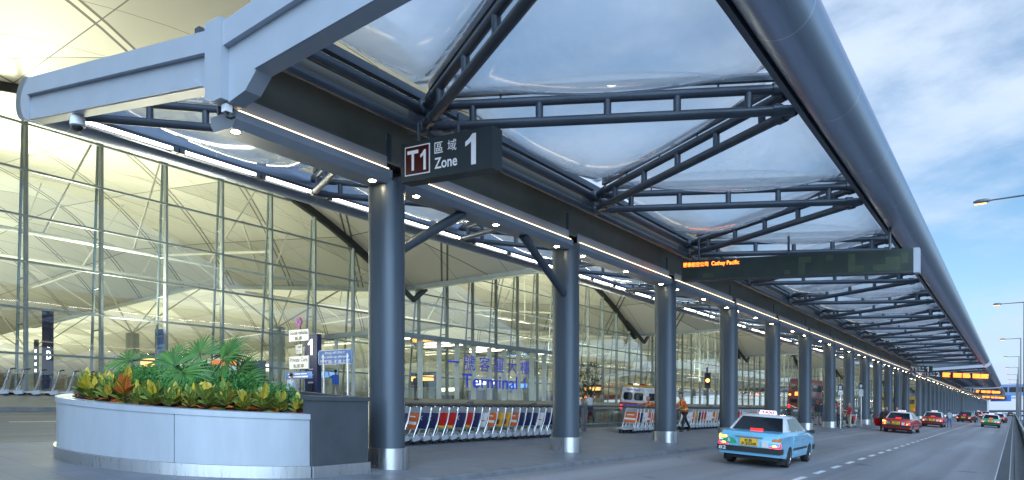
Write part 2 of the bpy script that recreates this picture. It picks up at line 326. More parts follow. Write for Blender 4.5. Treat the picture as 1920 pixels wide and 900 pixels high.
SC.cycles.sample_clamp_indirect = 4; SC.cycles.use_denoising = True; SC.cycles.use_light_tree = True

# ------------------------------------------------------------------ ground and roads
ZN, ZF = -30, 640
def sheet(name, prof, Z0, Z1, mat, step=None):
    mb = MB(P(prof[0][0], Z0, 0)); mb.loft([[P(L, Z, h) for L, h in prof] for Z in (Z0, Z1)], cap=False, closed=False); return struct(name, mb, mat, smooth=False)
g = MB(); g.face([(-4000, -1500, -7.0), (4000, -1500, -7.0), (4000, 7000, -7.0), (-4000, 7000, -7.0)]); struct('ground', g, 'ground')
sheet('road', [(-.1, -.02), (.0, 0), (9.15, 0)], ZN, ZF, 'road')
k = MB(P(9.1, ZN, 0)); k.loft([[P(9.08, Z, -.3), P(9.1, Z, .09), P(9.13, Z, .12), P(9.28, Z, .125), P(9.28, Z, -.3)] for Z in (ZN, ZF)]); struct('kerb', k, 'kerb')
sheet('pavement', [(9.28, .12), (17.45, .12)], ZN, ZF, 'paving')
k = MB(P(17.45, ZN, 0)); k.loft([[P(17.45, Z, -.3), P(17.45, Z, .124), P(17.6, Z, .12), P(17.62, Z, -.3)] for Z in (ZN, ZF)]); struct('kerb', k, 'kerb')
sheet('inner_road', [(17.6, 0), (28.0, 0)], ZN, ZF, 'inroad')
k = MB(P(28, ZN, 0)); k.loft([[P(28, Z, -.3), P(28.0, Z, .14), P(28.2, Z, .144), P(28.2, Z, -.3)] for Z in (ZN, ZF)]); struct('kerb', k, 'kerb')
sheet('forecourt', [(28.2, .14), (30.2, .3), (33.9, .45)], ZN, ZF, 'fore')
FL = .45 + CF * 34        # level of the hall floor
f = MB(); f.face([(-33.9, ZN, FL), (-33.9, 430, FL), (-240, 430, FL), (-240, ZN, FL)]); struct('hall_floor', f, 'floor')
m = MB(P(4.5, 18, 0)); z = 18.35
while z < 118:
    m.face([P(4.58, z, .004), P(4.43, z, .004), P(4.43, z + 1.15, .004), P(4.58, z + 1.15, .004)]); z += 2.27
struct('lane_marking', m, 'paint', smooth=False)
m = MB(P(23.8, 7.6, 0)); m.face([P(23.86, 7.7, .004), P(23.74, 7.7, .004), P(23.74, 90, .004), P(23.86, 90, .004)]); struct('lane_line', m, 'paint', smooth=False)
m = MB(P(.3, 0, 0)); m.face([P(.44, 2, .004), P(.12, 2, .004), P(.12, 560, .004), P(.44, 560, .004)])
m.mi = 1
z = 10
while z < 120:
    m.face([P(.41, z, .008), P(.15, z, .008), P(.15, z + .06, .008), P(.41, z + .06, .008)]); z += .22 if z < 50 else .5
m.mi = 2
for a, b in ((.44, .47), (.09, .12)): m.face([P(b, 2, .009), P(a, 2, .009), P(a, 560, .009), P(b, 560, .009)])
struct('drain', m, ['drain', 'rail', 'paint'], smooth=False)
k = MB(P(-.1, ZN, 0)); k.loft([[P(-.02, Z, -.3), P(-.03, Z, .10), P(-.14, Z, .11), P(-.16, Z, -.3)] for Z in (ZN, ZF)]); struct('kerb', k, 'kerb')
sheet('walkway', [(-.9, .1), (-.14, .1)], ZN, ZF, 'kerb')
k = MB(P(-.9, ZN, 0)); k.loft([[P(-.9, Z, -1.5), P(-.9, Z, .104), P(-1.0, Z, .104), P(-1.0, Z, -1.5)] for Z in (ZN, ZF)]); struct('road_edge', k, 'kerb')

r = thing('parapet_railing', 'grey metal parapet railing running along the right edge of the road', 'railing', P(-.5, 4, .1)); og = r.location
b = MB(og); b.boxP(-.52, -.46, 4, 470, .1, .74); b.build('panel', 'rail', r)
b = MB(og); b.tube(P(-.48, 4, .98), P(-.48, 470, .98), .055); b.build('handrail', 'stainless', r)
for i in range(60):
    b = MB(og); zz = 8 + i * 4.0; b.boxP(-.55, -.43, zz, zz + .1, .102, .95); b.build('post', 'steel', r)

# ------------------------------------------------------------------ canopy
S = 7.2; C0 = 10.23; CL = 10.7
NL, NH, NHU = 9.8, 7.2, 7.62          # beam node: lower and upper chord
TL, TH, THU = 3.4, 7.66, 8.08         # node at the edge tube
def mir(L): return 2 * CL - L
def column(i, name, label):
    Z = C0 + S * i; base = P(CL, Z, .12); r = thing('canopy_column', label, 'column', base, 0, 'columns carrying the canopy'); return r
def oval(rad, off, n=9):
    pts = []
    for k in range(n): a = -pi / 2 + pi * k / (n - 1); pts.append((off + rad * cos(a), rad * sin(a)))
    for k in range(n): a = pi / 2 + pi * k / (n - 1); pts.append((-off + rad * cos(a), rad * sin(a)))
    return pts
def make_column(label):
    r = thing('canopy_column', label, 'column', P(CL, C0, .12), 0, 'columns carrying the canopy'); ov = oval(.30, .115)
    ov2 = [(x * 1.16, y * 1.16) for x, y in ov]
    m = MB(); m.loft([[Vector((x, y, z)) for x, y in ov] for z in (.40, 5.93)]); m.build('shaft', 'column', r)
    m = MB(); m.loft([[Vector((x, y, z)) for x, y in ov2] for z in (-.06, .405)]); m.build('base_ring', 'stainless', r)
    m = MB()
    for x, y in ((ov2[0]), (ov2[4]), (ov2[9]), (ov2[13])): m.box(x * 1.003 - .006, x * 1.003 + .006, y * 1.003 - .006, y * 1.003 + .006, -.06, .40)
    m.build('ring_seam', 'steel', r)
    m = MB(); m.tube((-.06, 0, 5.93), (-.06, 0, 7.0), .15, n=16); m.build('stem', 'column', r)
    return r
SECT = ['nearest', 'second nearest', 'second farthest', 'farthest']
col0 = None
for md in range(4):
    for i in range(13):
        lab = ['grey steel canopy column beside the planter, largest in view', 'grey canopy column at the far end of the nearest luggage trolley row', 'grey canopy column that hides one of the two trolley attendants', 'grey canopy column just left of the pale blue taxi'][i] if md == 0 and i < 4 else \
            f'grey canopy column, {ordn(i)} of the thirteen under the {SECT[md]} canopy section'
        if col0 is None: col0 = make_column(lab); c = col0
        else: c = copy_tree(col0)
        c['label'] = lab; c.location = P(CL, C0 + S * (i + 14 * md), .12)

def cushion(a, b, c, org, down, up, n=12):
    """air-filled pillow between three edges"""
    m = MB(org); nrm = Vector((0, 0, 1)); grid = {}
    for sgn, amp in ((-1, down), (1, up)):
        for i in range(n + 1):
            for j in range(n + 1 - i):
                u, v = i / n, j / n; w = 1 - u - v; q = max(0, 27 * u * v * w) ** .62
                edge = min(i, j, n - i - j) == 0
                if edge and sgn == 1: grid[(sgn, i, j)] = grid[(-1, i, j)]; continue
                grid[(sgn, i, j)] = m.bm.verts.new(a * u + b * v + c * w + nrm * (sgn * amp * q))
        for i in range(n):
            for j in range(n - i):
                ts = [((i, j), (i + 1, j), (i, j + 1))]
                if i + j < n - 1: ts.append(((i + 1, j), (i + 1, j + 1), (i, j + 1)))
                for t3 in ts:
                    if sgn == 1 and all(min(p, q, n - p - q) == 0 for p, q in t3): continue
                    m.bm.faces.new([grid[(sgn, p, q)] for p, q in t3])
    return m
def truss(p0, p1, dh, org):
    m = MB(org); d = Vector((0, 0, dh)); ax = (p1 - p0).normalized()
    m.tube(p0, p1, .098, n=12); m.tube(p0 + d, p1 + d, .092, n=12)
    for t in (.12, .31, .50, .69, .88):
        q = p0.lerp(p1, t); m.tube(q, q + d, .078, n=10)
    m.bar(p0 + d + ax * .25 + Vector((0, 0, .24)), p1 + d - ax * .25 + Vector((0, 0, .24)), .10, .15)
    for t in (.2, .4, .6, .8):
        q = p0.lerp(p1, t) + d; m.tube(q, q + Vector((0, 0, .2)), .022, n=6)
    for t in (.045, .955):                     # dark sleeve joints
        q = p0.lerp(p1, t)
        for o in (Vector(), d): m.tube(q + o - ax * .09, q + o + ax * .09, .125, n=10)
    return m
def make_canopy(label, lod=0):
    org = P(CL, 6.3, .12); r = thing('canopy', label, 'canopy', org, 0, 'canopy sections over the pavement'); E0, E1 = 6.5, 100.6
    nodes = [C0 + .2 + S * i for i in range(13)]; tn = [nodes[0] - S / 2 + S * i for i in range(14)]
    # edge tubes with flange
    for side, f in ((0, lambda L: L), (1, mir)):
        m = MB(org); q0, q1 = P(f(2.83), E0 - .2, 7.97), P(f(2.83), E1, 7.97); m.tube(q0, q1, .49, n=40); m.build('edge_tube', 'tube', r)
        m = MB(org); a, b = sorted((f(3.27), f(3.38))); m.boxP(a, b, E0, E1, 7.60, 7.84); m.build('tube_flange', 'steel', r)
        m = MB(org); m.tube(P(f(9.9), E0, 7.15), P(f(9.9), E1, 7.15), .10, n=12); m.build('edge_pipe', 'steel', r)
        m = MB(org); m.tube(P(f(9.9), E0, 7.58), P(f(9.9), E1, 7.58), .11, n=12); m.bar(P(f(9.9), E0, 7.84), P(f(9.9), E1, 7.84), .14, .16); m.build('edge_pipe', 'steel', r)
    m = MB(org); m.boxP(10.22, mir(10.22), E0, E1, 7.43, 7.66); m.build('gutter', 'gutter', r)
    m = MB(org); m.boxP(10.64, 10.76, E0, E1, 6.50, 7.43); m.boxP(10.5, 10.9, E0, E1, 6.46, 6.50); m.build('beam_web', 'olive', r)
    # light troughs, one per bay, with lights
    ends = [E0] + [C0 + S * i for i in range(13)] + [E1]
    for i, (a, b) in enumerate(zip(ends, ends[1:])):
        a2 = a + (.19 if i else 0); b2 = b - (.19 if i < 13 else 0)
        m = MB(org); m.loft([[P(10.33, z, 6.13), P(10.33, z, 6.27), P(10.45, z, 6.27), P(10.95, z, 6.27), P(11.07, z, 6.27), P(11.07, z, 6.13), P(10.97, z, 6.0), P(10.43, z, 6.0)] for z in (a2, b2)])
        if i: m.boxP(10.42, 10.98, a - .18, a + .185, 5.99, 6.07)
        t = m.build('light_trough', 'trough', r, ang=20)
        for f in ((lambda L: L), mir):
            p = MB(org); l0, l1 = sorted((f(10.44), f(10.465))); p.boxP(l0, l1, a2 + .05, b2 - .05, 6.272, 6.56); p.build('reflector', 'trough', t)
            p = MB(org); l0, l1 = sorted((f(10.35), f(10.41))); p.boxP(l0, l1, a2 + .08, b2 - .08, 6.273, 6.298); p.build('light_strip', 'led_warm', t)
        ln = b2 - a2
        for q in ((.04, .90) if i == 0 else (.08, .50, .92)):
            z = a2 + ln * q
            if i == 13 and q > .5: continue
            p = MB(org); p.lathe([(.072, -.012), (.072, -.001)], P(10.55, z, 6.0), n=14); p.build('downlight', 'down', t)
            p = MB(org); p.lathe([(.073, -.008), (.095, -.010), (.095, 0), (.073, 0)], P(10.55, z, 6.0), n=14); p.build('downlight_rim', 'white_al', t)
    # trusses and cushions both sides
    for f in ((lambda L: L), mir):
        for i, zn in enumerate(nodes):
            for zt in (tn[i], tn[i + 1]):
                a = P(f(NL), zn, NH); b = P(f(TL), zt, TH); truss(a + (b - a) * .02, a + (b - a) * .995, .42, org).build('truss', 'steel', r)
            p = MB(org); c = P(f(NL), zn, NH); p.ball(c, .15, 7); p.ball(c + Vector((0, 0, .42)), .17, 7); p.boxP(*sorted((f(9.84), f(10.25))), zn - .04, zn + .04, NH - .1, NH + .5); p.build('node_joint', 'steel', r)
            e = .30
            cushion(P(f(NL - .25), zn, NHU + e), P(f(TL), tn[i] + .12, THU + e), P(f(TL), tn[i + 1] - .12, THU + e), org, .80, .75).build('roof_cushion', 'film', r, ang=180)
            if i < 12: cushion(P(f(TL + .1), tn[i + 1], THU + e), P(f(NL - .12), zn + .15, NHU + e), P(f(NL - .12), nodes[i + 1] - .15, NHU + e), org, .80, .75).build('roof_cushion', 'film', r, ang=180)
        for z0, zn, zt in ((E0 + .1, nodes[0] - .15, tn[0]), (E1 - .1, nodes[-1] + .15, tn[-1])):
            cushion(P(f(NL - .12), z0, NHU + .3), P(f(NL - .12), zn, NHU + .3), P(f(TL + .1), zt, THU + .3), org, .45, .5).build('roof_cushion', 'film', r, ang=180)
    # strip lights along the terminal side tube
    for i in range(38):
        z = 7.3 + i * 2.45
        p = MB(org); p.boxP(17.80, 17.90, z, z + 2.1, 7.62, 7.68); q = p.build('strip_light', 'fluor', r)
        p = MB(org)
        for e in (z - .16, z + 2.11): p.boxP(17.78, 17.98, e, e + .14, 7.57, 7.72)
        p.boxP(17.79, 17.98, z, z + 2.1, 7.683, 7.73); p.build('light_housing', 'steel', q)
    # end fascia (both ends)
    for zf, sg in ((6.3, 1), (E1, -1)):
        top = [(18.12, 8.30), (10.66, 7.52), (10.66, 7.62), (10.20, 7.62), (10.20, 7.56), (3.0, 8.46)]
        bot = [(3.0, 7.44), (9.45, 6.66), (9.75, 6.40), (10.20, 6.30), (10.66, 6.36), (10.92, 6.68), (18.12, 7.38)]
        m = MB(org); poly = top + bot; m.loft([[P(L, zf, h) for L, h in poly], [P(L, zf + .28 * sg, h) for L, h in poly]]); fa = m.build('fascia', 'white_al', r, ang=20)
        m = MB(org)
        for pl in ([(18.12, 8.302), (10.664, 7.524), (10.664, 7.17), (18.12, 7.93)], [(10.196, 7.564), (3.0, 8.464), (3.0, 8.05), (10.196, 7.17)]):
            m.loft([[P(L, zf - .10 * sg, h) for L, h in pl], [P(L, zf + .003 * sg, h) for L, h in pl]])
        pl = [(10.666, 7.624), (10.194, 7.624), (10.194, 6.32), (10.42, 6.31), (10.666, 6.38)]; m.loft([[P(L, zf - .14 * sg, h) for L, h in pl], [P(L, zf + .003 * sg, h) for L, h in pl]])
        for pl in ([(18.1, 7.56), (11.2, 6.86), (10.94, 6.70), (18.1, 7.382)], [(9.46, 6.73), (3.0, 7.62), (3.0, 7.442), (9.45, 6.664)]):
            m.loft([[P(L, zf - .035 * sg, h) for L, h in pl], [P(L, zf + .003 * sg, h) for L, h in pl]])
        m.build('fascia_band', 'white_al', fa, ang=20)
        for f in ((lambda L: L), mir):
            m = MB(org); c = [(f(2.83 + .35) + (1 if f(0) > 9 else -1) * (.47 * sin(a)) * 1.05, 7.84 + .47 * cos(a)) for a in [pi * k / 14 for k in range(15)]]
            if f(0) > 9: c = [(18.12 + .5 * sin(pi * k / 14), 7.84 + .46 * cos(pi * k / 14)) for k in range(15)]
            else: c = [(3.0 - .62 * sin(pi * k / 14), 7.95 + .51 * cos(pi * k / 14)) for k in range(15)]
            m.loft([[P(L, zf - .05 * sg, h) for L, h in c], [P(L, zf + .28 * sg, h) for L, h in c]]); m.build('end_cap', 'white_al', fa)
    return r
can = make_canopy('nearest canopy section, steel trusses and clear air cushions over pavement and taxi lane')
for md in (1, 2, 3):
    c = copy_tree(can, None, () if md == 1 else ('downlight_rim', 'reflector', 'light_housing', 'node_joint')); c.location = can.location + Vector((0, S * 14 * md, 0)); c['label'] = f'{SECT[md]} canopy section along the road, seen end on beyond a pale cross beam'
# braces of the first bay
for zc_, zt in ((C0, C0 + 2.35), (C0 + S, C0 + S - 2.35)):
    o = MB(P(CL, zc_, 4.6)); o.tube(P(CL - .1, zc_ + (.25 if zt > zc_ else -.25), 4.72), P(CL - .1, zt, 5.99), .115, n=14)
    tag(o.build('canopy_brace', 'column'), 'slanting steel brace from the column beside the planter to the light trough' if zt > zc_ else 'slanting steel brace on the column at the end of the trolley row', 'brace', 'braces under the light trough')

# ------------------------------------------------------------------ terminal building
VP0, VM = 15.9, 36.0
def zroof(L, Z):
    s = ((Z - VP0 + 18) % VM) - 18
    return 16.2 - 5.8 * (abs(s) / 18) ** 2 + (min(3.0, max(0, L - 34) * .115) - max(0, L - 62) * .03)
GL = 34.0
term = thing('terminal_building', 'glass walled airport terminal with scalloped vault roof, lit from inside', 'building', P(GL, 0, .45)); tg = term.location
Ls = [19, 22, 25, 28, 31, 34, 38, 43, 50, 62, 75, 95, 120, 150, 185, 220]
NV = 11
for k in range(-1, NV):
    z0 = VP0 - 18 + VM * k; m = MB(tg); zs = [z0 + VM * i / 24 for i in range(25)]
    bot = [[m.bm.verts.new((-L, z, zroof(L, min(max(z, z0 + 1e-4), z0 + VM - 1e-4)))) for z in zs] for L in Ls]
    top = [[m.bm.verts.new((-L, z, zroof(L, min(max(z, z0 + 1e-4), z0 + VM - 1e-4)) + .7)) for z in zs] for L in Ls]
    for a, rev in ((bot, 0), (top, 1)):
        for i in range(len(Ls) - 1):
            for j in range(24):
                fc = m.bm.faces.new((a[i][j], a[i][j + 1], a[i + 1][j + 1], a[i + 1][j])); fc.material_index = rev
    for i in (0, len(Ls) - 1):
        for j in range(24): fc = m.bm.faces.new((bot[i][j], bot[i][j + 1], top[i][j + 1], top[i][j])); fc.material_index = 1
    m.build('roof_vault', ['soffit', 'roof'], term, ang=60)
    # valley gutter beam
    m = MB(tg); m.loft([[Vector((-L, z0 + dx, zroof(L, z0 + .001) + dz)) for dx, dz in ((-.28, .10), (-.2, -.16), (.2, -.16), (.28, .10))] for L in (19, 34, 60, 97)]); m.build('valley_beam', 'mullion', term)
    # dark arch edge where the glass meets the vault, with the strut under the valley
    pts = [Vector((-GL + .05, z, zroof(GL, min(max(z, z0 + 1e-3), z0 + VM - 1e-3)) - .2)) for z in zs]
    m = MB(tg)
    for a, b in zip(pts, pts[1:]): m.bar(a, b, .30, .42)
    m.build('arch_frame', 'arch', term)
    m = MB(tg); tip = Vector((-GL + 1.2, z0, 9.55)); m.bar((-GL + .1, z0 - 2.6, 11.9), tip, .22, .30); m.bar(tip - Vector((0, .1, 0)), (-GL + 1.2, z0 + 1.15, 10.5), .22, .30); m.build('valley_strut', 'arch', term)
    # glass
    m = MB(tg); zz = [z0 + VM * i / 24 for i in range(25)]
    up_ = [Vector((-GL, z, zroof(GL, min(max(z, z0 + 1e-3), z0 + VM - 1e-3)) - .15)) for z in zz]
    for i in range(24): m.face([(-GL, zz[i], FL), (-GL, zz[i + 1], FL), up_[i + 1], up_[i]])
    m.build('glass_wall', 'glass', term, smooth=False)
    # transoms
    for lv in range(1, 8):
        z = FL + .35 + 1.95 * lv - .75
        inn = [q for q in zz if zroof(GL, min(max(q, z0 + 1e-3), z0 + VM - 1e-3)) > z + .1]
        if len(inn) < 2: continue
        m = MB(tg); a, b = min(inn), max(inn); m.box(-GL + .02, -GL + .14, a, b, z - .045, z + .045); m.build('transom', 'mullion', term)
mz = [11.62 - 12 * 0 + 3.0 * i for i in range(-8, 127)]
def mullion(m, z):
    t = zroof(GL, z) - .25
    m.box(-GL - .16, -GL + .10, z - .055, z + .055, FL, t)
    a, b = Vector((-GL - 1.05, z - .02, FL)), Vector((-GL - .22, z - .02, t - .3)); m.tube(a, b, .065, n=8)
    k = FL + .9
    while k < t - 1.2:
        q = a.lerp(b, (k - FL) / (t - .3 - FL)); m.tube(q, (-GL - .1, z - .02, k), .035, n=6); k += 1.95
for i, z in enumerate(mz[:98]):
    m = MB(tg); mullion(m, z); m.build('mullion', 'mullion', term)
m = MB(tg)
for z in mz[98:]: mullion(m, z)
tag(m.build('mullion', 'mullion', term), kind='stuff')
# inner columns with branching struts under each valley
for k in range(0, 8):
    z0 = VP0 - 18 + VM * k
    for L in (48, 72, 98):
        if k > 4 and L > 50: continue
        top = zroof(L, z0 + .01) - 3.2; m = MB(tg); m.tube((-L, z0, FL), (-L, z0, top), .62, n=20)
        c = m.build('hall_column', 'incol', term); m = MB(tg)
        for dx, dz in ((-6, -7), (6, -7), (-6, 7), (6, 7)):
            zt = zroof(L - dx, z0 + dz) - .1; m.tube((-L, z0, top), (-L + dx, z0 + dz, zt), .075, n=8)
        m.tube((-L - 8, z0 - 6, zroof(L + 8, z0 - 6) - 1.6), (-L + 8, z0 - 6, zroof(L - 8, z0 - 6) - 1.6), .10, n=8)
        m.build('roof_strut', 'strut', c)
# tie trusses under the vaults, just inside the glass
for k in range(0, 7):
    z0 = VP0 - 18 + VM * k
    for L in (37.5, 54):
        m = MB(tg); pa, pb = Vector((-L, z0 + 1, zroof(L, z0) - .3)), Vector((-L, z0 + 35, zroof(L, z0) - .3)); m.tube(pa, pb, .11, n=8)
        for q in range(0, 8):
            z1 = z0 + 3 + q * 4.2; m.tube((-L, z1, pa.z), (-L - 1.5 + 3 * (q % 2), z1 + 2.2, zroof(L, z1 + 2.2) - .1), .055, n=6)
        m.build('tie_truss', 'strut', term)
m = MB(tg); m.box(-220.3, -220, -40, 400, FL, 20); m.build('rear_wall', 'hallwall', term)
m = MB(tg); m.box(-220, -34.4, -38.2, -38, FL, 22); m.build('end_wall', 'hallwall', term)
for k in range(-1, 9):  # added fill lamps without fittings, lighting the hall ceiling from below
    a = bpy.data.lights.new('hall_fill_uplight', 'AREA'); a.shape = 'RECTANGLE'; a.size = 165; a.size_y = 14; a.energy = 14500; a.color = (.98, .98, .74)
    o = bpy.data.objects.new('hall_fill_uplight', a); COL.objects.link(o); o.location = (-121, VP0 + VM * k, FL + 4.3); o.rotation_euler = (pi, 0, 0)

for k in range(0, 9):       # unseen fill lamps added inside the glass to brighten the vault and its eave
    a = bpy.data.lights.new('eave_fill_uplight', 'AREA'); a.shape = 'RECTANGLE'; a.size = 30; a.size_y = 1.2; a.energy = 2900; a.color = (.99, .95, .72)
    o = bpy.data.objects.new('eave_fill_uplight', a); COL.objects.link(o); o.location = (-36.4, VP0 + VM * k, FL + 4.2); o.rotation_euler = (pi, radians(28), pi / 2); o.rotation_euler = Vector((-.55, 0, -1)).to_track_quat('Z', 'X').to_euler()

# entrance porch with lettering
pg = term
PL, PZ0, PZ1, PH = 29.2, 27.4, 46.6, FL - CF * 34 + 4.0
pz = lambda h: FL - .12 + h     # heights on the level porch
m = MB(tg); m.box(-PL - .1, -PL + .06, PZ0, PZ1, pz(3.6), pz(3.9)); m.box(-34, -PL, PZ0 - .06, PZ0 + .1, pz(3.6), pz(3.9)); porch = m.build('entrance_porch', 'mullion', term); m = MB(tg); m.box(-33.9, -PL - .07, PZ0 + .11, PZ1, pz(3.80), pz(3.83)); m.build('porch_roof', 'glassfin', porch)
m = MB(tg); m.face([(-PL, PZ0, pz(0)), (-PL, PZ1, pz(0)), (-PL, PZ1, pz(3.6)), (-PL, PZ0, pz(3.6))]); m.face([(-PL, PZ0, pz(0)), (-34, PZ0, pz(0)), (-34, PZ0, pz(3.6)), (-PL, PZ0, pz(3.6))]); m.build('porch_glass', 'glassfin', porch, smooth=False)
for i in range(12):
    z = PZ0 + .05 + i * 1.725; m = MB(tg); m.box(-PL - .38, -PL - .03, z - .05, z + .05, pz(0), pz(3.6)); m.build('porch_fin', 'strut', porch)
for i in range(3):
    m = MB(tg); L = PL + .9 + 1.5 * i; m.box(-L - .05, -L + .05, PZ0 + .02, PZ0 + .2, pz(0), pz(3.6)); m.build('porch_fin', 'strut', porch)
m = MB(tg)
for z in (30.5, 35.5, 40.5): m.box(-33.4, -30, z, z + .16, pz(3.66), pz(3.745))
m.build('porch_lamp', glow('porch_lamp', (1, .85, .55), 6), porch)
def hh(L, h): return h + CF * L
for i, ch in enumerate('一號客運大樓'):
    z = 33.2 + 1.60 * i
    if ch == '一': text(ch, 'letterblue', porch, (-PL + .03, z, hh(PL, 3.02)), (0, 1, 0), UP, 1.1, .13, org=tg, bold=.012)
    else: text(ch, 'letterblue', porch, (-PL + .03, z, hh(PL, 2.60)), (0, 1, 0), UP, 1.15, 1.02, org=tg, bold=.0)
text('Terminal', 'letterblue', porch, (-PL + .03, 34.6, hh(PL, 1.46)), (0, 1, 0), UP, 6.2, .92, org=tg, bold=.012); text('1', 'letterblue', porch, (-PL + .03, 41.5, hh(PL, 1.46)), (0, 1, 0), UP, .34, .92, org=tg)

# things inside the hall, behind the glass
def vsign(name, label, cat, x, y, z, w, h, mat, d=.25, rz=0, group=None):
    r = thing(name, label, cat, (x, y, z), rz, group); m = MB(); m.box(-w / 2, w / 2, -d / 2, d / 2, 0, h); m.build('panel', mat, r); return r
# local x to the right as seen from the road side when rz = 0 (faces -Y); rz turns it
r = vsign('aisle_pillar', 'tall navy check-in pillar with a lit white letter B at the far left', 'sign pillar', -38, 13.9, FL, .62, 4.0, 'navy', d=.10, rz=radians(20), group='check-in aisle pillars'); text('B', 'lit_white', r, (-.02, -.054, 1.62), (1, 0, 0), UP, .30, .42, bold=.03)
r = vsign('aisle_pillar', 'narrow black sign pillar left of the letter B pillar', 'sign pillar', -36.4, 12.85, FL, .22, 2.4, 'sign', d=.07, rz=radians(20)); m = MB(); [m.box(-.06, .06, -.040, -.0355, .9 + .3 * q, 1.05 + .3 * q) for q in range(4)]; m.build('pictogram', 'lit_white', r)
r = vsign('aisle_pillar', 'blue banner pillar behind the glass above the palm', 'sign pillar', -38, 19.4, FL, .55, 3.6, 'blue', rz=radians(20), group='check-in aisle pillars')
kb = thing('kiosk_pillar', 'navy blue aisle pillar with a white figure 1 and a telephone', 'sign pillar', P(29.5, 23.0, .25), radians(8))
m = MB(); m.box(-.42, .42, -.16, .16, 0, 3.62); m.build('panel', 'navy', kb); text('1', 'lit_white', kb, (-.20, -.163, 2.55), (1, 0, 0), UP, .30, .82, bold=.03)
m = MB(); m.box(-.12, .16, -.24, -.155, .55, 1.08); m.build('telephone', 'black', kb); m = MB(); m.box(-.15, .19, -.22, -.158, 1.08, 1.16); m.build('telephone_hood', 'stainless', kb)
for q in range(2):
    m = MB(); m.box(-.15, .15, -.163, -.158, 1.5 + q * .3, 1.53 + q * .3); m.build('small_print', 'letter', kb)
ctr = [(41, 20), (41, 27), (44, 35), (42, 44), (43, 54), (46, 64), (44, 78), (45, 92), (58, 30), (60, 48), (62, 70), (66, 95)]
lit = [glow('shop_amber', (1, .45, .1), 2.2), glow('shop_white', (1, .93, .75), 2.0), glow('shop_blue', (.2, .45, 1), .8)]
for i, (L, Z) in enumerate(ctr):
    r = thing('check_in_counter', f'check-in counter with a lit sign board inside the glass hall, {ordn(i)} counted into the distance', 'counter', (-L, Z, FL), 0, 'counters inside the hall')
    m = MB(); m.box(-1.5, 1.5, -.4, .4, 0, 1.1); m.box(-1.6, 1.6, -.5, .5, 1.1, 1.15); m.build('desk', ['incol', 'navy', 'hallwall'][i % 3], r)
    m = MB(); m.box(-1.5, 1.5, .45, .6, 0, 2.5); m.build('back_panel', ['navy', 'hallwall', 'incol'][i % 3], r)
    m = MB(); m.box(-1.3, 1.3, .38, .447, 1.75, 2.2); m.build('sign_board', lit[i % 3], r)
    m = MB(); m.box(-.9, -.5, -.1, 0, 1.18, 1.48); m.box(-.72, -.68, -.06, -.03, 1.15, 1.2); m.build('monitor', 'black', r)
for i, (L, Z, a, lab) in enumerate([(31.6, 19.3, 'white', 'white poster board with an orange heading behind the shrubs'), (31.6, 20.9, 'sign', 'dark poster board beside the man in a pale shirt')]):
    r = thing('poster_board', lab, 'poster board', P(L, Z, .35), radians(35)); m = MB(); m.box(-.62, .62, -.04, .04, .5, 1.95); m.build('panel', a, r)
    m = MB(); m.box(-.62, .62, -.046, -.041, 1.62, 1.92); m.build('heading', glow('orange_heading', (1, .28, .05), .3) if i == 0 else 'navy', r)
    m = MB(); m.tube((-.5, 0, 0), (-.5, 0, .5), .03); m.tube((.5, 0, 0), (.5, 0, .5), .03); m.build('leg', 'stainless', r)

# ------------------------------------------------------------------ planter
PCL, PCZ = 14.2, 9.2
def rimpt(a, off=0.0):           # a: 0 = road side, pi/2 = nose, pi = terminal side
    ra = 4.1 if a < pi / 2 else 3.0
    L = PCL - (ra + off) * cos(a); Z = PCZ - (3.7 + off) * sin(a); return L, Z
pl = thing('planter', 'big curved pale metal planter with a dark end wall on the pavement nose', 'planter', P(PCL, PCZ, .12)); po = pl.location
A0, A1 = .335, pi
def band(mb, off0, off1, h0, h1, n=60, a0=A0, a1=A1):
    rings = []
    for i in range(n + 1):
        a = a0 + (a1 - a0) * i / n; Lo, Zo = rimpt(a, off0); Li, Zi = rimpt(a, off1)
        rings.append([P(Lo, Zo, h0), P(Lo, Zo, h1), P(Li, Zi, h1), P(Li, Zi, h0)])
    mb.loft(rings)
m = MB(po); band(m, .05, -.2, -.0, .33); m.build('plinth', 'stainless', pl)
cuts = [A0, .93, 1.62, 2.35, pi]
for a, b in zip(cuts, cuts[1:]):
    m = MB(po); band(m, 0, -.18, .332, 1.17, 24, a + .0022, b - .0022); m.build('panel', 'planter_pale', pl)
m = MB(po); band(m, -.012, -.17, .332, 1.16); m.build('joint_backing', 'mullion', pl)
m = MB(po); band(m, .022, -.26, 1.172, 1.27); m.build('rim', 'planter_pale', pl)
La, Za = rimpt(A0)
m = MB(po); m.boxP(La - .06, La + .2, Za + .0, 9.32, .335, 1.52); m.boxP(La + .2, 17.1, 9.12, 9.32, .335, 1.52); m.build('end_wall', 'planter_dark', pl)
m = MB(po); m.boxP(La - .085, La + .24, Za - .03, 9.36, 1.523, 1.60); m.boxP(La + .24, 17.14, 9.09, 9.36, 1.523, 1.60); m.build('coping', 'planter_dark', pl)
m = MB(po); m.boxP(La - .10, La + .3, Za, 9.35, .0, .332); m.build('plinth', 'stainless', pl)
m = MB(po); n = 40; m.face([P(*rimpt(A0 + (A1 - A0) * i / n, -.22), 1.12) for i in range(n + 1)] + [P(17.1, 9.1, 1.12), P(10.5, 9.1, 1.12)]); m.build('soil', 'soil', pl, smooth=False)

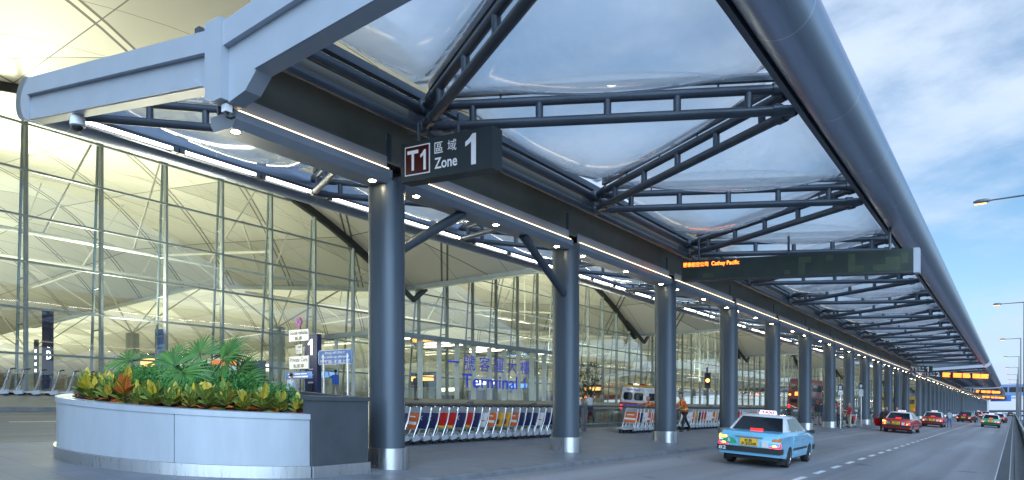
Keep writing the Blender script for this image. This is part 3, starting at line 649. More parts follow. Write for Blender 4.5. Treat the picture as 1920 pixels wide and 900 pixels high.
def leafmesh(name, leaves, mats_):
    """leaves: (base, direction, side, length, width, tone, material, droop)"""
    bm = bmesh.new(); uv = bm.loops.layers.uv.new('UVMap'); tn = bm.verts.layers.float.new('tone')
    for base, d, sd, ln, wd, tone, mi, dr in leaves:
        prev = None; nrm = sd.cross(d).normalized(); prof = [(0, .12), (.2, .75), (.45, 1), (.75, .7), (1, .04)]
        for t, w in prof:
            c = base + d * (ln * t) - UP * (dr * ln * t * t); rise = nrm * (wd * w * .35)
            row = [bm.verts.new(c + sd * (wd * w * u) + (rise if u else nrm * 0)) for u in (-1, 0, 1)]
            for v in row: v[tn] = tone
            if prev:
                for q in (0, 1):
                    f = bm.faces.new((prev[1][q], prev[1][q + 1], row[q + 1], row[q])); f.material_index = mi
                    for lp, (uu, vv) in zip(f.loops, ((q - 1, prev[0]), (q, prev[0]), (q, t), (q - 1, t))): lp[uv].uv = (uu, vv)
            prev = (t, row)
    me = bpy.data.meshes.new(name); bm.to_mesh(me); bm.free(); me.shade_smooth()
    for q in mats_: me.materials.append(q)
    return me
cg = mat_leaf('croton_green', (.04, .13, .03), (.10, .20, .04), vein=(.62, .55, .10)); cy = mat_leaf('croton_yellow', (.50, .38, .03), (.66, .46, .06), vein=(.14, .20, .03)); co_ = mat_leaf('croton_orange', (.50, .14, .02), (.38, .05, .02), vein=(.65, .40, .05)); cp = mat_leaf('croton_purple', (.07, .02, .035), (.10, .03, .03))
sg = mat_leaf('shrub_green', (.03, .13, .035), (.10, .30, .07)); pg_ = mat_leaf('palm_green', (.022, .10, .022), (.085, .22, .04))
def croton_mesh(seed, kind):
    r = random.Random(seed); lv = []
    for i in range(26):
        a = i * 2.4 + r.uniform(-.3, .3); t = i / 26; el = radians(12 + 62 * t) + r.uniform(-.15, .15)
        d = Vector((cos(a) * cos(el), sin(a) * cos(el), sin(el))); sd = Vector((-sin(a), cos(a), 0)); sd = (sd + UP * r.uniform(-.25, .25)).normalized()
        w = {0: (0, 0, 0, 0, 0, 1), 1: (0, 0, 1, 0, 0, 1), 2: (0, 1, 2, 2, 0, 1)}[kind]
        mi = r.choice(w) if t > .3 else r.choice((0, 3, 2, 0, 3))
        lv.append((Vector((0, 0, .10 + .22 * t)), d, sd, r.uniform(.24, .34), r.uniform(.062, .088), r.random(), mi, r.uniform(.1, .4)))
    return leafmesh('croton_bush', lv, [cg, cy, co_, cp])
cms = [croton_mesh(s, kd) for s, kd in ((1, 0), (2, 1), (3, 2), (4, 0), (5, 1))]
stem_me = MB(); stem_me.tube((0, 0, -.05), (0, 0, .3), .02, .012, 6); stem_me = stem_me.mesh('stem'); stem_me.materials.append(MT['soil'])
ncr = 27; kinds = ['green and yellow veined', 'mostly yellow', 'orange and red tinged', 'dark green veined', 'golden']
for i in range(ncr):
    a = pi * .90 - (pi * .90 - A0 - .02) * i / (ncr - 1); L, Z = rimpt(a, -.52 + R.uniform(-.08, .10)); q = [2, 1, 4, 1, 2, 3, 0, 1][i % 8] if i < 10 else [3, 0, 2, 0, 3, 1, 0][i % 7]
    if i > 22: q = 4 if i % 2 else 0
    r = thing('croton_plant', f'{kinds[q]} croton, {ordn(i)} from left in the planter rim row', 'plant', P(L, Z, 1.10), R.uniform(0, 6.28), 'crotons along the planter rim')
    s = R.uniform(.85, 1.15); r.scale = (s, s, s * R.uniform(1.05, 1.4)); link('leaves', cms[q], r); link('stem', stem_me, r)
for i in range(14):            # a shorter filler row behind the first
    a = pi * .86 - (pi * .86 - A0 - .25) * i / 13; L, Z = rimpt(a, -.92 + R.uniform(-.08, .08)); q = (i * 3) % 5
    r = thing('croton_plant', f'{kinds[q]} croton, {ordn(i)} from left in the row behind the rim', 'plant', P(L, Z, 1.12), R.uniform(0, 6.28), 'crotons along the planter rim')
    s = R.uniform(.9, 1.1); r.scale = (s, s, s * 1.1); link('leaves', cms[q], r); link('stem', stem_me, r)
def shrub_mesh(seed):
    r = random.Random(seed); lv = []
    for b in range(95):
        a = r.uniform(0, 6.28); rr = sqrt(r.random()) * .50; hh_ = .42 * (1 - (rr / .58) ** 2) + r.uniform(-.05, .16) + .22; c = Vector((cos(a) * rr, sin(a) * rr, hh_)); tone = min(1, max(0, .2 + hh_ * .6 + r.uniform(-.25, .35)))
        for k in range(11):
            a2 = k * 2.4 + r.uniform(-.4, .4); el = radians(15 + 65 * k / 11); d = Vector((cos(a2) * cos(el), sin(a2) * cos(el), sin(el)))
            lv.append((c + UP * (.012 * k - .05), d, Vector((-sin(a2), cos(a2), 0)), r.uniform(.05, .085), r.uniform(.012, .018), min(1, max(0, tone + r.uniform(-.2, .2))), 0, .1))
    me = leafmesh('shrub_leaves', lv, [sg]); return me
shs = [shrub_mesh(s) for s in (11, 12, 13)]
tw = MB()
for k in range(14):
    a = k * 2.4; tw.tube((0, 0, -.1), (cos(a) * .3, sin(a) * .3, .4 + .1 * (k % 3)), .012, .006, 5)
tw = tw.mesh('stem'); tw.materials.append(MT['soil'])
k = 0
for row, (off, nn, h) in enumerate(((-1.35, 12, 1.14), (-1.95, 10, 1.22), (-2.6, 7, 1.28))):
    for i in range(nn):
        a = pi * .90 - (pi * .90 - .40 - .1 * row) * i / (nn - 1); L, Z = rimpt(a, off + R.uniform(-.12, .12)); Z = min(Z, 8.75)
        r = thing('green_shrub', f'fine leaved green shrub, {ordn(i)} from the left in the {["front", "middle", "rear"][row]} row of planter greenery', 'shrub', P(L, Z, h - .06 - .16 * (i / (nn - 1)) + R.uniform(-.08, .05)), R.uniform(0, 6.28), 'green shrubs in the planter')
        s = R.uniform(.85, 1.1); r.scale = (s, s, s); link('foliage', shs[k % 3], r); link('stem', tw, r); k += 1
def fan_mesh(seed, ns=27, rad=.74):
    """one palmate leaf: fan in the local YZ, tip along +Y"""
    r = random.Random(seed); bm = bmesh.new(); tn = bm.verts.layers.float.new('tone')
    for i in range(ns):
        a = radians(-128 + 256 * i / (ns - 1)); ln = rad * (1 - .22 * (abs(a) / 2.3) ** 2) * r.uniform(.93, 1.05); d = Vector((sin(a), cos(a), 0)); sd = Vector((cos(a), -sin(a), 0)); tone = r.random(); prev = None; fold = .5 if i % 2 else -.5
        for t, w in ((.02, .008), (.30, .024), (.50, .027), (.72, .015), (.90, .007), (1.0, .001)):
            c = d * (ln * t) - UP * ((max(0, t - .5) ** 2) * ln * r.uniform(.5, 1.3)) + UP * (.05 * sin(3 * a))
            row = [bm.verts.new(c + sd * (w * u) + UP * (-abs(u) * w * .5)) for u in (-1, 0, 1)]
            for v in row: v[tn] = tone
            if prev:
                for q in (0, 1): bm.faces.new((prev[q], prev[q + 1], row[q + 1], row[q]))
            prev = row
    me = bpy.data.meshes.new('fan'); bm.to_mesh(me); bm.free(); me.shade_smooth(); me.materials.append(pg_); return me
fans = [fan_mesh(s) for s in range(4)]
pd = [  # position, fronds: blade centre offset (L, Z, height above the soil), tip direction (L, Z, h), blade facing (L, Z, h), size
    (13.6, 7.75, 1.08, 'largest fan palm in the middle of the planter, blades facing the camera', [((-.35, -.55, .80), (-.5, -.3, -.55), (-.35, -.8, .55), 1.05), ((.05, .05, 1.22), (.75, .1, .62), (-.3, -.65, .6), .95), ((-.55, .2, 1.08), (-.75, .1, .45), (-.2, -.8, .55), .95), ((.25, -.4, .95), (.55, -.3, .15), (-.3, -.75, .6), .8), ((-.15, .5, 1.25), (-.1, .5, .8), (-.3, -.8, .4), .8), ((.6, .4, .9), (.8, .3, .2), (-.4, -.5, .75), .8)]),
    (15.0, 7.45, 1.2, 'fan palm at the left of the planter with one long blade reaching out sideways', [((.75, -.1, .92), (.93, -.1, .30), (-.35, -.45, .8), 1.0), ((-.25, -.25, .75), (-.35, -.45, -.35), (-.3, -.8, .55), .8), ((.0, .45, 1.0), (.2, .5, .7), (-.3, -.8, .5), .8), ((.35, .5, .75), (.6, .5, .0), (-.5, -.5, .7), .7)]),
    (13.15, 8.25, 1.0, 'fan palm at the right of the planter near the dark end wall', [((-.45, -.15, .72), (-.75, -.2, -.40), (-.3, -.75, .6), .95), ((-.15, .0, .98), (-.7, .0, .45), (-.25, -.8, .55), .9), ((.25, -.3, .80), (.45, -.4, .1), (-.3, -.8, .5), .75), ((.15, .4, .95), (.1, .4, .8), (-.3, -.8, .5), .7)])]
for L, Z, h, lab, fr in pd:
    r = thing('fan_palm', lab, 'palm', P(L, Z, h - .15), 0, 'fan palms in the planter'); t = MB(); t.tube((0, 0, -.1), (0, 0, .42), .07, .05, 8); t.build('trunk', 'soil', r)
    for i, (bc, td, nf, sz) in enumerate(fr):
        W3 = lambda v: Vector((-v[0], v[1], v[2])); base = Vector((0, 0, .38)); tip = W3(bc) * 1.0 + Vector((0, 0, .12)); yv = W3(td).normalized(); zv = W3(nf); zv = (zv - yv * zv.dot(yv)).normalized(); xv = yv.cross(zv)
        t = MB(); t.path([base, base.lerp(tip, .5) + UP * .08, tip], .012, 6); fo = t.build('frond', pg_, r)
        bl = link('fan_blade', fans[i % 4], fo); mt = Matrix((xv, yv, zv)).transposed().to_4x4(); bl.matrix_local = Matrix.Translation(tip) @ mt @ Matrix.Scale(sz, 4)

# ------------------------------------------------------------------ railing between pavement and inner road
r = thing('barrier_railing', 'dark railing with glass infill behind the luggage trolleys', 'railing', P(14.9, 12.6, .12)); og = r.location
m = MB(og); m.tube(P(14.9, 12.6, 1.2), P(14.9, 100, 1.2), .055, n=10); m.build('handrail', 'rail', r)
m = MB(og); m.tube(P(14.9, 12.6, .42), P(14.9, 100, .42), .025, n=8); m.build('lower_rail', 'stainless', r)
i = 0; z = 14.2
while z < 100:
    m = MB(og); m.boxP(14.85, 14.98, z, z + .20, .10, 1.30); m.build('post', 'rail', r)
    m = MB(og); m.boxP(14.92, 14.935, z + .25, z + 3.7, .25, 1.1); m.build('glass_panel', 'railglass', r); z += 3.82

# ------------------------------------------------------------------ luggage trolleys
ads = {'navy': ('navy', 'letter', 'navy K panel'), 'orange': (M('ad_orange', (.62, .13, .03), .4), 'white', 'orange white panel'), 'red': (M('ad_red', (.55, .015, .02), .4), M('ad_yellow', (.7, .5, .05), .4), 'red yellow panel'),
       'white': ('white', 'red', 'white print panel'), 'amber': (M('ad_amber', (.62, .32, .05), .4, var=.6, scale=3), M('ad_brown', (.12, .05, .02), .5), 'amber picture panel')}
def make_trolley(ad):
    """long axis y, pushed towards -y; origin on the ground between the rear wheels"""
    r = thing('luggage_trolley', 'luggage trolley', 'trolley', (0, 0, 0)); T = Vector
    m = MB()
    for s in (-1, 1): m.path([(s * .28, -.10, .20), (s * .28, .06, .62), (s * .27, .16, 1.00)], .021, 8); m.tube((s * .27, -.12, .17), (s * .17, -.86, .15), .018, n=8)
    m.tube((-.28, -.02, .40), (.28, -.02, .40), .014, n=6); m.tube((-.28, .12, .86), (.28, .12, .86), .014, n=6); m.build('frame', 'alu', r)
    m = MB(); m.path([(-.27, .16, 1.0), (-.27, .24, 1.05), (-.20, .30, 1.04), (.20, .30, 1.04), (.27, .24, 1.05), (.27, .16, 1.0)], .022, 8); m.build('handle', 'black', r)
    m = MB(); m.loft([[T((x, y, z)) for x, y, z in ((-.26, -.12, .19), (.26, -.12, .19), (.17, -.85, .165), (-.17, -.85, .165))], [T((x, y, z + .02)) for x, y, z in ((-.26, -.12, .19), (.26, -.12, .19), (.17, -.85, .165), (-.17, -.85, .165))]]); m.build('platform', 'tgrey', r)
    a, b, _ = ads[ad]
    def q(u, v, o): return Vector((-.25 + .50 * u, -.035 + .145 * v - o, .42 + .42 * v))
    m = MB(); m.loft([[q(0, 0, -.008), q(1, 0, -.008), q(1, 1, -.008), q(0, 1, -.008)], [q(0, 0, .008), q(1, 0, .008), q(1, 1, .008), q(0, 1, .008)]]); p = m.build('ad_panel', a, r)
    m = MB()
    if ad == 'navy': text('K', 'letter', p, q(.38, .52, .011), (1, 0, 0), Vector((0, .145, .42)).normalized(), .13, .12)
    else:
        for u0, u1, v0, v1 in {'orange': ((0, 1, .27, .45), (.15, .8, .72, .8)), 'red': ((0, 1, 0, .16),), 'white': ((.15, .45, .35, .6), (.55, .9, .4, .46)), 'amber': ((.2, .8, .15, .5),)}[ad]: m.loft([[q(u0, v0, .0105), q(u1, v0, .0105), q(u1, v1, .0105), q(u0, v1, .0105)], [q(u0, v0, .012), q(u1, v0, .012), q(u1, v1, .012), q(u0, v1, .012)]])
        m.build('print', b, p)
    m = MB(); m.loft([[T((-.22, .105, .86)), T((.22, .105, .86)), T((.22, .06, .99)), T((-.22, .06, .99))], [T((-.22, .115, .86)), T((.22, .115, .86)), T((.22, .07, .99)), T((-.22, .07, .99))]]); m.build('child_basket', 'tgrey', r)
    for s in (-1, 1):
        m = MB(); m.loft([[T((s * .27 + d, -.20, .20)), T((s * .27 + d, .06, .26)), T((s * .27 + d, .14, .13)), T((s * .27 + d, -.12, .09))] for d in (-.045, .045)]); c = m.build('wheel_cover', 'tgrey', r)
        m = MB(); m.lathe([(.03, -.02), (.10, -.022), (.105, 0), (.10, .022), (.03, .02)], (s * .27, .03, .105), 'x', 16); m.build('wheel', 'rubber', r)
    m = MB(); m.lathe([(.02, -.02), (.068, -.02), (.07, 0), (.068, .02), (.02, .02)], (0, -.80, .07), 'x', 14); m.tube((0, -.80, .08), (0, -.78, .16), .02, n=6); m.build('front_wheel', 'rubber', r)
    return r
tro = {}
def trolley(L, Z, ad, label, group, yaw=0, sc=1.0):
    if ad not in tro: tro[ad] = make_trolley(ad); o = tro[ad]
    else: o = copy_tree(tro[ad])
    o.location = P(L, Z, .12 if L < 20 else .30); o.location.x += R.uniform(-.03, .03); o.location.y += R.uniform(-.05, .05); o.rotation_euler = (0, ROLL, yaw + R.uniform(-.035, .035)); o.scale = (sc,) * 3; o['label'] = label; o['group'] = group; return o
seq = 'navy orange navy navy red red navy red navy white orange amber amber orange navy navy navy white navy navy navy'.split()
for i, a in enumerate(seq): trolley(13.95, 13.75 + .405 * i, a, f'trolley with {ads[a][2]}, {ordn(i)} from near end of row beside planter', 'nested trolleys between the first two columns', sc=1.06)
seq = ['orange'] + ['red', 'navy', 'white', 'orange', 'red'] * 3
for i, a in enumerate(seq[:11]): trolley(13.75, 27.7 + .36 * i, a, f'trolley with {ads[a][2]}, {ordn(i)} in the stack the attendants push', 'nested trolleys pushed by the attendants', sc=1.06)
seq = ['white', 'red', 'navy', 'orange', 'white', 'red', 'amber']
for i in range(32): a = seq[(i * 3) % 7]; trolley(13.75, 34.2 + .42 * i, a, f'trolley with {ads[a][2]}, {ordn(i)} in the long row right of the attendant', 'nested trolleys behind the attendant', sc=1.06)
for i in range(9): a = ['navy', 'white', 'navy', 'orange'][i % 4]; trolley(31.9, 9.6 + .58 * i, a, f'trolley with {ads[a][2]}, {ordn(i)} from the left before the glass wall', 'trolleys before the glass wall', yaw=radians(-25), sc=1.05)
trolley(9.95, 57.4, 'red', 'loaded trolley with a red panel among the travellers by the kerb', 'single trolleys', sc=1.0)
b = MB(P(9.95, 57.2, .34)); b.box(-10.2, -9.7, 56.75, 57.2, P(9.95, 0, .36).z, P(9.95, 0, .36).z + .34); b.box(-10.15, -9.75, 56.8, 57.1, P(9.95, 0, .36).z + .342, P(9.95, 0, .36).z + .6); bmesh.ops.bevel(b.bm, geom=b.bm.edges[:], offset=.04, segments=2, affect='EDGES'); tag(b.build('suitcase', 'black'), 'black suitcases stacked on the loaded trolley by the kerb', 'suitcase')

# ------------------------------------------------------------------ overhead signs
FR = (1, 0, -CF)             # to the right across the road, following the fall
def zone_sign(num, Z, label, sc=1.0):
    o = P(10.05, Z, 5.97); r = thing('zone_sign', label, 'sign', o, 0, 'zone signs'); W, H = 2.34, .78
    def q(u, v, d=0): return Vector((u, d, v - CF * u))
    m = MB(); m.loft([[q(0, 0, d), q(W, 0, d), q(W, H, d), q(0, H, d)] for d in (0, .30)]); m.build('panel', 'sign', r)
    m = MB(); m.loft([[q(.12, .11, d), q(.80, .11, d), q(.80, .69, d), q(.12, .69, d)] for d in (-.006, .002)]); m.build('badge_border', 'letter', r)
    m = MB(); m.loft([[q(.145, .133, d), q(.775, .133, d), q(.775, .667, d), q(.145, .667, d)] for d in (-.012, -.004)]); m.build('badge', 'maroon', r)
    text('T', 'letter', r, q(.20, .20, -.013), FR, UP, .30, .40, bold=.02); text('1', 'letter', r, q(.555, .18, -.013), FR, UP, .15, .40)
    text('區', 'letter', r, q(.92, .455, -.001), FR, UP, .22, .215, bold=.006); text('域', 'letter', r, q(1.26, .455, -.001), FR, UP, .22, .215, bold=.0)
    text('Zone', 'letter', r, q(.92, .155, -.001), FR, UP, .58, .215, bold=.018); text(num, 'letter', r, q(1.70 if num == '1' else 1.62, .12, -.001), FR, UP, .26 if num == '1' else .42, .58, bold=.02)
    m = MB(); [m.tube(q(u, H, .15), q(u, H + .42, .15), .03, n=8) for u in (.35, 1.4)]; m.build('hanger', 'steel', r)
    return r
zone_sign('1', 10.0, 'dark hanging sign reading T1 Zone 1 beside the nearest column')
zone_sign('1', 94.5, 'far hanging sign reading T1 Zone 1 where the first canopy section ends')
zone_sign('2', 108.5, 'far hanging sign reading T1 Zone 2 where the second canopy section starts')
zone_sign('2', 195.5, 'very small distant sign reading T1 Zone 2 further down the columns'); zone_sign('3', 209.5, 'very small distant sign reading T1 Zone 3 further down the columns')
def led_board(Z, label, near):
    r = thing('display_board', label, 'display board', P(9.8, Z, 6.1), 0, 'amber dot display boards'); W, H = 7.5, .73
    def q(u, v, d=0): return Vector((u, d, v - CF * u))
    m = MB(); m.loft([[q(0, 0, d), q(W, 0, d), q(W, H, d), q(0, H, d)] for d in (0, .32)]); m.build('case', 'sign', r)
    m = MB(); m.loft([[q(.05, .06, d), q(W - .16, .06, d), q(W - .16, H - .04, d), q(.05, H - .04, d)] for d in (-.006, .003)]); p = m.build('screen', 'ledoff', r)
    m = MB(); m.loft([[q(W - .15, -.01, d), q(W + .005, -.01, d), q(W + .005, H + .01, d), q(W - .15, H + .01, d)] for d in (-.012, .33)]); m.build('end_frame', 'white_al' if near else 'sign', r)
    m = MB(); [m.tube(q(u, H, .16), q(u, H + .8, .16), .04, n=8) for u in (.6, 3.7, 6.7)]; m.build('hanger', 'steel', r)
    if near:
        text('國泰航空公司', 'ledpix', p, q(.08, .49, -.010), FR, UP, .92, .165, bold=.012); text('Cathay Pacific', 'ledpix', p, q(1.12, .47, -.010), FR, UP, .98, .185, bold=.012)
        for u0, u1, v0, v1 in ((.8, 1.2, .08, .24), (3.6, 3.8, .08, .24), (4.05, 4.25, .08, .64), (4.255, 4.45, .45, .64), (4.9, 5.1, .48, .66), (5.55, 5.75, .08, .66), (5.755, 6.0, .08, .28), (6.25, 7.0, .08, .28), (6.6, 7.0, .285, .5), (7.02, 7.2, .3, .62)): m = MB(); m.loft([[q(u0, v0, d), q(u1, v0, d), q(u1, v1, d), q(u0, v1, d)] for d in (-.0085, -.0055)]); m.build('worn_module', 'ledpatch', p)
    else:
        m = MB(); rr = random.Random(int(Z))
        for u0, ww in ((.5, 1.0), (1.65, 1.15), (3.1, 1.05), (4.2, .95), (5.3, 1.0), (6.25, .85)):
            for v in (.09, .24, .39, .54): m.loft([[q(u0, v, d), q(u0 + ww * rr.uniform(.7, 1), v, d), q(u0 + ww * rr.uniform(.7, 1), v + .11, d), q(u0, v + .11, d)] for d in (-.010, -.006)])
        m.build('amber_rows', 'ledpix', p)
led_board(24.0, 'long dark display board with one amber line of writing, nearest of the boards', True)
led_board(112.0, 'distant display board filled with bright amber rows of writing', False); led_board(212.0, 'farther small display board with amber rows, second of the lit boards', False); led_board(305.0, 'farthest and smallest amber display board near the end of the canopy', False)

# ------------------------------------------------------------------ small fittings on the fascia
r = thing('security_camera', 'white dome security camera hung under the left end of the pale fascia', 'camera', P(16.1, 6.45, 7.13)); m = MB(); m.tube((0, 0, .18), (0, 0, .02), .03, n=8); m.build('bracket', 'steel', r)
m = MB(); m.lathe([(.03, .05), (.13, .03), (.145, -.02), (.15, -.17), (.12, -.19)], n=20); m.build('housing', 'white', r); m = MB(); m.lathe([(.11, -.192), (.10, -.24), (.06, -.28), (.01, -.295)], n=16); m.build('dome', 'black', r)
r = thing('floodlight', 'small grey floodlight on a bracket over the nose of the light trough', 'lamp', P(10.3, 6.35, 6.30)); m = MB(); m.box(-.06, .06, -.08, .04, -.14, -.02); m.build('housing', 'white', r); m = MB(); m.path([(0, -.02, -.14), (.03, -.03, -.22), (.08, 0, -.24), (.10, .05, -.20)], .028, 8); m.build('cable_boot', 'black', r)

# ------------------------------------------------------------------ roadside signs
r = thing('sign_post', 'grey pole with a red and blue no stopping disc and white bilingual plates', 'sign', P(27.6, 20.75, 0.0), radians(4)); q = r
m = MB(); m.tube((0, 0, 0), (0, 0, 4.45), .05, n=10); m.build('pole', 'rail', r)
def disc(rad, d, mat, z, nm): m = MB(); m.lathe([(rad, -.012), (rad, .012)], (0, d, z), 'y', 28); return m.build(nm, mat, r)
disc(.245, -.08, 'red', 4.28, 'disc_rim'); dd = disc(.20, -.10, 'blue', 4.28, 'disc_face')
m = MB()
for s in (-1, 1): m.bar((-.14, -.118, 4.28 - s * .14), (.14, -.118, 4.28 + s * .14), .008, .05, up=Vector((0, 0, 1)))
m.build('cross_bars', 'red', dd)
plate = M('plate_white', (.62, .64, .66), .45)
for x0, w, z0, h, ls in ((-.72, 1.42, 3.35, .60, (('Goods vehicles', .10, .33, 1.22), ('貨車', .42, .06, .55))), (-.24, .5, 2.75, .48, (('Taxis', .06, .27, .36), ('的士', .08, .06, .32))), (-.70, 1.40, 2.02, .66, (('Private Cars', .10, .37, 1.2), ('私家車', .32, .07, .76)))):
    m = MB(); m.box(x0, x0 + w, -.075, -.055, z0, z0 + h); p = m.build('plate', plate, r)
    m = MB(); [m.box(x0 + a, x0 + b, -.079, -.0755, z0 + c_, z0 + d_) for a, b, c_, d_ in ((0, w, 0, .025), (0, w, h - .025, h), (0, .025, .027, h - .027), (w - .025, w, .027, h - .027))]; m.build('plate_border', 'black', p)
    for s_, dx, dz, wd in ls: text(s_, 'black', p, (x0 + dx, -.079, z0 + dz), (1, 0, 0), UP, wd, .19, bold=.012)
m = MB(); m.box(-.92, .92, -.075, -.055, 1.58, 1.90); p = m.build('plate', 'blue', r)
m = MB()
for u0, u1 in ((-.75, -.35), (-.3, .1), (.15, .55)): m.box(u0, u1, -.079, -.0755, 1.78, 1.83); m.box(u0 + .05, u1 + .08, -.079, -.0755, 1.64, 1.71)
m.build('small_print', 'letter', p)
r = thing('drop_off_sign', 'bright blue board reading Drop off ONLY on two grey posts', 'sign', P(27.6, 22.9, 0), radians(6))
m = MB(); m.box(-1.16, 1.16, -.05, -.01, 2.38, 3.12); bmesh.ops.bevel(m.bm, geom=[e for e in m.bm.edges if abs((e.verts[0].co - e.verts[1].co).y) > .01], offset=.06, segments=3, affect='EDGES'); b = m.build('board', 'blue', r)
m = MB(); [m.box(u0, u1, -.054, -.0505, v0, v1) for u0, u1, v0, v1 in ((-1.10, 1.10, 2.385, 2.405), (-1.10, 1.10, 3.095, 3.115), (-1.155, -1.135, 2.44, 3.06), (1.135, 1.155, 2.44, 3.06))]; m.build('board_border', 'letter', b)
text('Drop off ONLY', 'letter', b, (-.68, -.054, 2.88), (1, 0, 0), UP, 1.36, .15, bold=.01); text('No pick up allowed', 'letter', b, (-.92, -.054, 2.67), (1, 0, 0), UP, 1.84, .16, bold=.01); text('落客區-不准上客', 'letter', b, (-1.02, -.054, 2.43), (1, 0, 0), UP, 2.04, .19, bold=.01)
for s in (-.82, .82): m = MB(); m.tube((s, 0, 0), (s, 0, 2.9), .07, n=10); m.build('post', 'stainless', r)
for i, (L, Z, h, lab) in enumerate(((9.75, 52.3, 3.2, 'shorter thin bus stop pole with a small plate at the kerb'), (9.9, 61.2, 3.55, 'taller thin pole with a white notice plate at the kerb'))):
    r = thing('stop_pole', lab, 'sign', P(L, Z, .12), 0, 'poles at the kerb'); m = MB(); m.tube((0, 0, 0), (0, 0, h - .55), .045, n=10); m.build('pole', 'stainless', r)
    m = MB(); m.lathe([(.16, -.02), (.16, .02)], (0, -.03, h - .28), 'y', 20); m.box(-.16, .16, -.05, -.01, h - .5, h - .28); m.build('plate', 'navy', r); m = MB(); m.box(-.09, .09, -.056, -.0505, h - .45, h - .22); m.build('notice', plate, r)
    m = MB(); m.box(-.16, .16, -.04, 0, h - 1.15 if i else h - .85, h - .62); m.build('plate', plate, r)
amber = glow('amber_signal', (1, .36, .04), 14)
def signal(L, Z, rz, label, h=2.75):
    r = thing('traffic_signal', label, 'traffic light', P(L, Z, .12), rz, 'amber traffic signals'); m = MB(); m.tube((0, .25, 0), (0, .25, h + .9), .06, n=10); m.build('pole', 'steel', r)
    m = MB(); m.box(-.19, .19, -.10, .10, h - .5, h + .5); m.build('housing', 'black', r)
    for k, zz in enumerate((h + .3, h, h - .3)):
        m = MB(); m.lathe([(.105, -.115), (.105, -.101)], (0, 0, zz), 'y', 18); m.build('lens', amber if k == 1 else 'black', r)
        m = MB(); n = 12; m.loft([[Vector((cos(pi * j / n) * .125, y, zz + sin(pi * j / n) * .125 + .0)) for j in range(n + 1)] for y in (-.102, -.36)], cap=False, closed=False); m.build('visor', 'black', r)
signal(16.3, 44.3, radians(25), 'amber lit traffic signal beyond the attendant in orange, left of the fourth column'); signal(16.3, 70, 0, 'amber traffic signal by the back of the red double decker, left one'); signal(16.3, 79, radians(-4), 'amber traffic signal in front of the red double decker, right one')

# ------------------------------------------------------------------ street lamps
lampg = glow('lamp_lens', (1, .42, .10), 3.0)
for i in range(1, 10):
    W = 32.6 * i; Z = (W + .8 * .588) / .809; r = thing('street_lamp', f'tall street lamp with an orange head over the road edge, {ordn(i - 1)} nearest of the row', 'street lamp', P(-.8, Z, 0), 0, 'street lamps along the right edge')
    m = MB(); m.tube((0, 0, -.4), (0, 0, 12.45), .095, .06, 12); m.build('pole', 'rail', r); m = MB(); m.tube((0, 0, 12.4), (-1.75, 0, 12.40), .045, .035, 8); m.build('arm', 'rail', r)
    m = MB(); m.loft([[Vector((x, y * w, 12.41 + z * t)) for y, z in ((-1, -.2), (-.7, -1), (.7, -1), (1, -.2), (.6, 1), (-.6, 1))] for x, w, t in ((-1.72, .05, .05), (-1.9, .12, .10), (-2.25, .13, .09), (-2.42, .06, .03))]); hd = m.build('lamp_head', 'rail', r)
    m = MB(); m.loft([[Vector((x, -w, 12.30)), Vector((x, w, 12.30)), Vector((x, w * .6, 12.275)), Vector((x, -w * .6, 12.275))] for x, w in ((-1.88, .09), (-2.36, .07))]); m.build('lens', lampg, hd)

# ------------------------------------------------------------------ far end
r = thing('footbridge', 'blue grey elevated link bridge crossing the road far away', 'bridge', P(0, 470, 0)); og = r.location
fb = M('bridge_blue', (.16, .26, .46), .5); fw = M('bridge_pale', (.5, .54, .6), .5)
m = MB(og); m.box(-60, 40, 466, 476, 10.5, 16.5); m.build('deck', fb, r); m = MB(og); m.box(-60, 40, 465.6, 465.97, 8.8, 9.8); m.build('beam', fw, r)
for x in (-24, -12, 14): m = MB(og); m.box(x - .8, x + .8, 467, 470, -6, 10.48); m.build('pier', fw, r)
m = MB(og)
for x in range(-58, 38, 4): m.box(x, x + 3.2, 465.9, 465.99, 12.2, 15.0)
m.build('window_band', 'carglass', r)
r = thing('gantry_sign', 'blue direction sign on a gantry in front of the far bridge', 'sign', P(0, 400, 0)); m = MB(); m.box(-9, -1, 0, .3, 6.5, 9.2); m.build('board', 'blue', r); m = MB(); m.tube((2.2, .3, -.5), (2.2, .3, 9.3), .2); m.tube((2.2, .3, 8), (-9.2, .3, 8), .15); m.build('frame', 'rail', r)
for i, (x, y, w, d, h) in enumerate(((-46, 640, 30, 20, 14), (-5, 760, 40, 20, 9), (-70, 800, 40, 30, 20))):
    r = thing('far_building', ['pale low building beyond the end of the columns', 'low white block on the horizon under the far bridge', 'wider grey block far behind the columns'][i], 'building', (x, y, -6)); m = MB(); m.box(-w / 2, w / 2, 0, d, 0, h); m.build('wall', fw, r)
    m = MB(); [m.box(-w / 2 + 1, w / 2 - 1, -.1, -.005, z, z + 1.4) for z in range(3, h - 1, 4)]; m.build('window_band', 'carglass', r)

